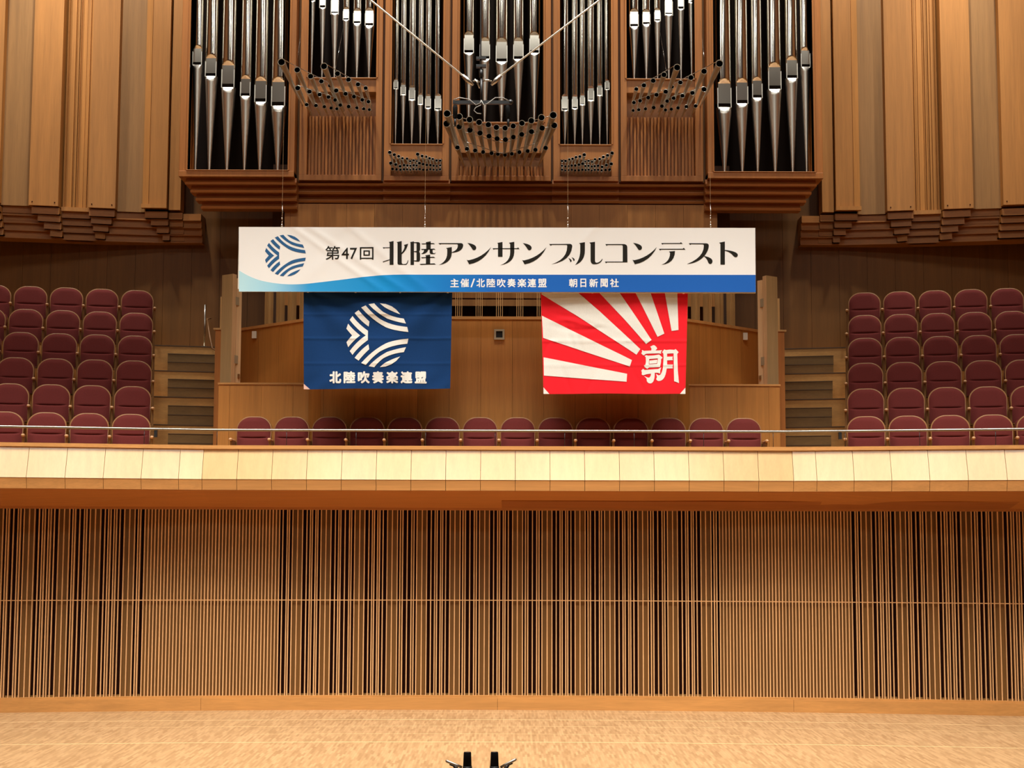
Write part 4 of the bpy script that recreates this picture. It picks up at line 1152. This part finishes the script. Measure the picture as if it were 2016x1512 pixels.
# ================================================================== MICROPHONES
YM = 15.0
def pm(zx, zy, Y=YM): return at(860+zx/5.212, 60+zy/5.212, Y)
hm = thing('hanging_microphone_bar', 'black bar for two microphones slung on three lines in front of the organ', 'microphone bar', tuple(pm(460, 735)))
m_ = MB(); a, b_ = pm(165, 735), pm(755, 735); m_.box(a.x, b_.x, YM-.02, YM+.02, a.z-.020, a.z+.013); m_.ball((b_.x, YM, b_.z), .028, 8, 6); m_.build('bar', BLACK, hm)
m_ = MB(); c = pm(457, 735); d = pm(457, 480); e_ = pm(455, 400); m_.tube([tuple(c), tuple(d)], .013, 8); m_.tube([tuple(d), tuple(e_)], .022, 8)
top = pm(450, 330); m_.tube([tuple(e_), tuple(top), (top.x-.01, YM, 15.9)], .008, 8)
m_.box(e_.x-.05, e_.x+.05, YM-.03, YM+.03, e_.z+.02, e_.z+.045); m_.box(e_.x-.05, e_.x+.05, YM-.03, YM+.03, e_.z+.1, e_.z+.125)
m_.build('stem', BLACK, hm)
m_ = MB()
for pts_ in ([(372, 560), (265, 462)], [(560, 560), (655, 462)]):
    p, q = pm(*pts_[0]), pm(*pts_[1]); m_.tube([tuple(p), tuple(p.lerp(q, .5)), tuple(q)], [.012, .026, .02], 8)
for (x1, y1), (x2, y2) in (((372, 520), (440, 530)), ((560, 520), (470, 520)), ((390, 500), (440, 590))):
    m_.tube([tuple(pm(x1, y1)), tuple(pm((x1+x2)/2, (y1+y2)/2-12)), tuple(pm(x2, y2))], .009, 6)
m_.build('turnbuckle', STEEL, hm)
m_ = MB()
p, q = pm(265, 462), at(722, -6, YM); m_.tube([tuple(p), tuple(q+(q-p)*1.2)], .0095, 8)
p, q = pm(655, 462), at(1188, -6, YM); m_.tube([tuple(p), tuple(q+(q-p)*1.2)], .0095, 8)
m_.build('suspension_line', plain('white_wire_rope', (.80, .76, .66), .4), hm)
m_ = MB()
for P in ([(165, 715), (230, 690), (330, 705), (400, 765), (445, 745), (455, 715)], [(455, 715), (480, 765), (520, 750), (600, 690), (680, 690), (740, 725)], [(455, 765), (400, 790), (380, 820), (410, 850), (455, 855)]):
    m_.tube([tuple(pm(x, y, YM-.05)) for x, y in P], .005, 6)
m_.build('cable', plain('grey_cable', (.22, .20, .17), .5), hm)
for (x0, y0, x1, y1, nm) in ((188, 745, 188, 985, 'left'), (725, 745, 735, 990, 'right')):
    t = thing('hanging_microphone', 'slim dark microphone pointing down from the %s end of the hanging bar' % nm, 'microphone', tuple(pm(x0, y0)), 'microphones on the hanging bar')
    a, b_ = pm(x0, y0), pm(x1, y1); a.z -= .021
    m_ = MB(); m_.tube([tuple(a), tuple(a.lerp(b_, .12)), tuple(a.lerp(b_, .6))], [.018, .026, .024], 10); m_.build('windscreen', BLACKSOFT, t)
    m_ = MB(); m_.tube([tuple(a.lerp(b_, .58)), tuple(b_)], [.016, .012], 10); m_.build('body', BLACK, t)
# microphone group at the edge of the stage
YS = 11.0
def ps(zx, zy): return at(850+zx/10.08, 1460+zy/10.08, YS)
base = ps(975, 620)
st = thing('microphone_stand', 'black stand with crossbar holding four microphones at the bottom edge of the picture', 'microphone stand', (base.x, YS, 0.0))
m_ = MB(); zbar = ps(975, 640).z; a, b_ = ps(420, 640), ps(1540, 640); m_.box(a.x, b_.x, YS-.015, YS+.015, zbar-.02, zbar); m_.build('crossbar', BLACK, st)
m_ = MB(); m_.tube([(base.x, YS, .05), (base.x, YS, zbar-.02)], [.016, .012], 10); m_.build('pole', BLACK, st)
for k in range(3):
    an = PI/2+2*PI*k/3; m_ = MB(); m_.tube([(base.x, YS, .30), (base.x+.34*math.cos(an), YS+.34*math.sin(an), .012)], .011, 8); m_.build('leg', BLACK, st)
for (zx, sd, nm) in ((708, -1, 'left'), (1245, 1, 'right')):
    p = ps(zx, 205); q = ps(zx, 490); x = p.x
    t = thing('side_microphone', 'upright black cylindrical microphone, the %s of the middle two at the picture bottom' % nm, 'microphone', (x, YS, zbar), 'microphones on the stage stand')
    r = 7.4/FPX*YS; m_ = MB()
    m_.tube([(x, YS, q.z-.005), (x, YS, p.z-.006), (x, YS, p.z)], [r*1.12, r*.98, r*.85], 16); m_.build('grille', BLACKSOFT, t)
    m_ = MB(); m_.tube([(x, YS, p.z+.0004), (x, YS, p.z+.0016)], r*.70, 16); m_.build('top_cap', STEEL, t)
    m_ = MB(); m_.tube([(x, YS, zbar), (x, YS, q.z+.002)], [r*1.3, r*1.22], 16); m_.build('body', BLACK, t)
    # slim microphone pointing outwards
    P0, P1 = (ps(600, 512), ps(272, 378)) if sd < 0 else (ps(1365, 512), ps(1682, 346))
    Pm = P0.lerp(P1, .5)
    t = thing('slim_microphone', 'slim silver microphone slanting outwards at the %s side of the stage stand' % nm, 'microphone', tuple(Pm), 'microphones on the stage stand')
    m_ = MB(); m_.tube([tuple(P0), tuple(P0.lerp(P1, .3)), tuple(P0.lerp(P1, .92)), tuple(P1)], [.009, .0105, .0105, .004], 10); m_.build('body', STEEL, t)
    m_ = MB(); c = P0.lerp(P1, .36); m_.tube([tuple(c+Vector((sd*.012, 0, -.004))), (c.x-sd*.02, YS, c.z-.05), (c.x-sd*.01, YS, zbar)], [.014, .011, .008], 8)
    m_.tube([tuple(P0.lerp(P1, .25)+Vector((0, 0, -.011))), tuple(P0.lerp(P1, .75)+Vector((0, 0, -.013)))], .007, 8); m_.build('clip', BLACK, t)
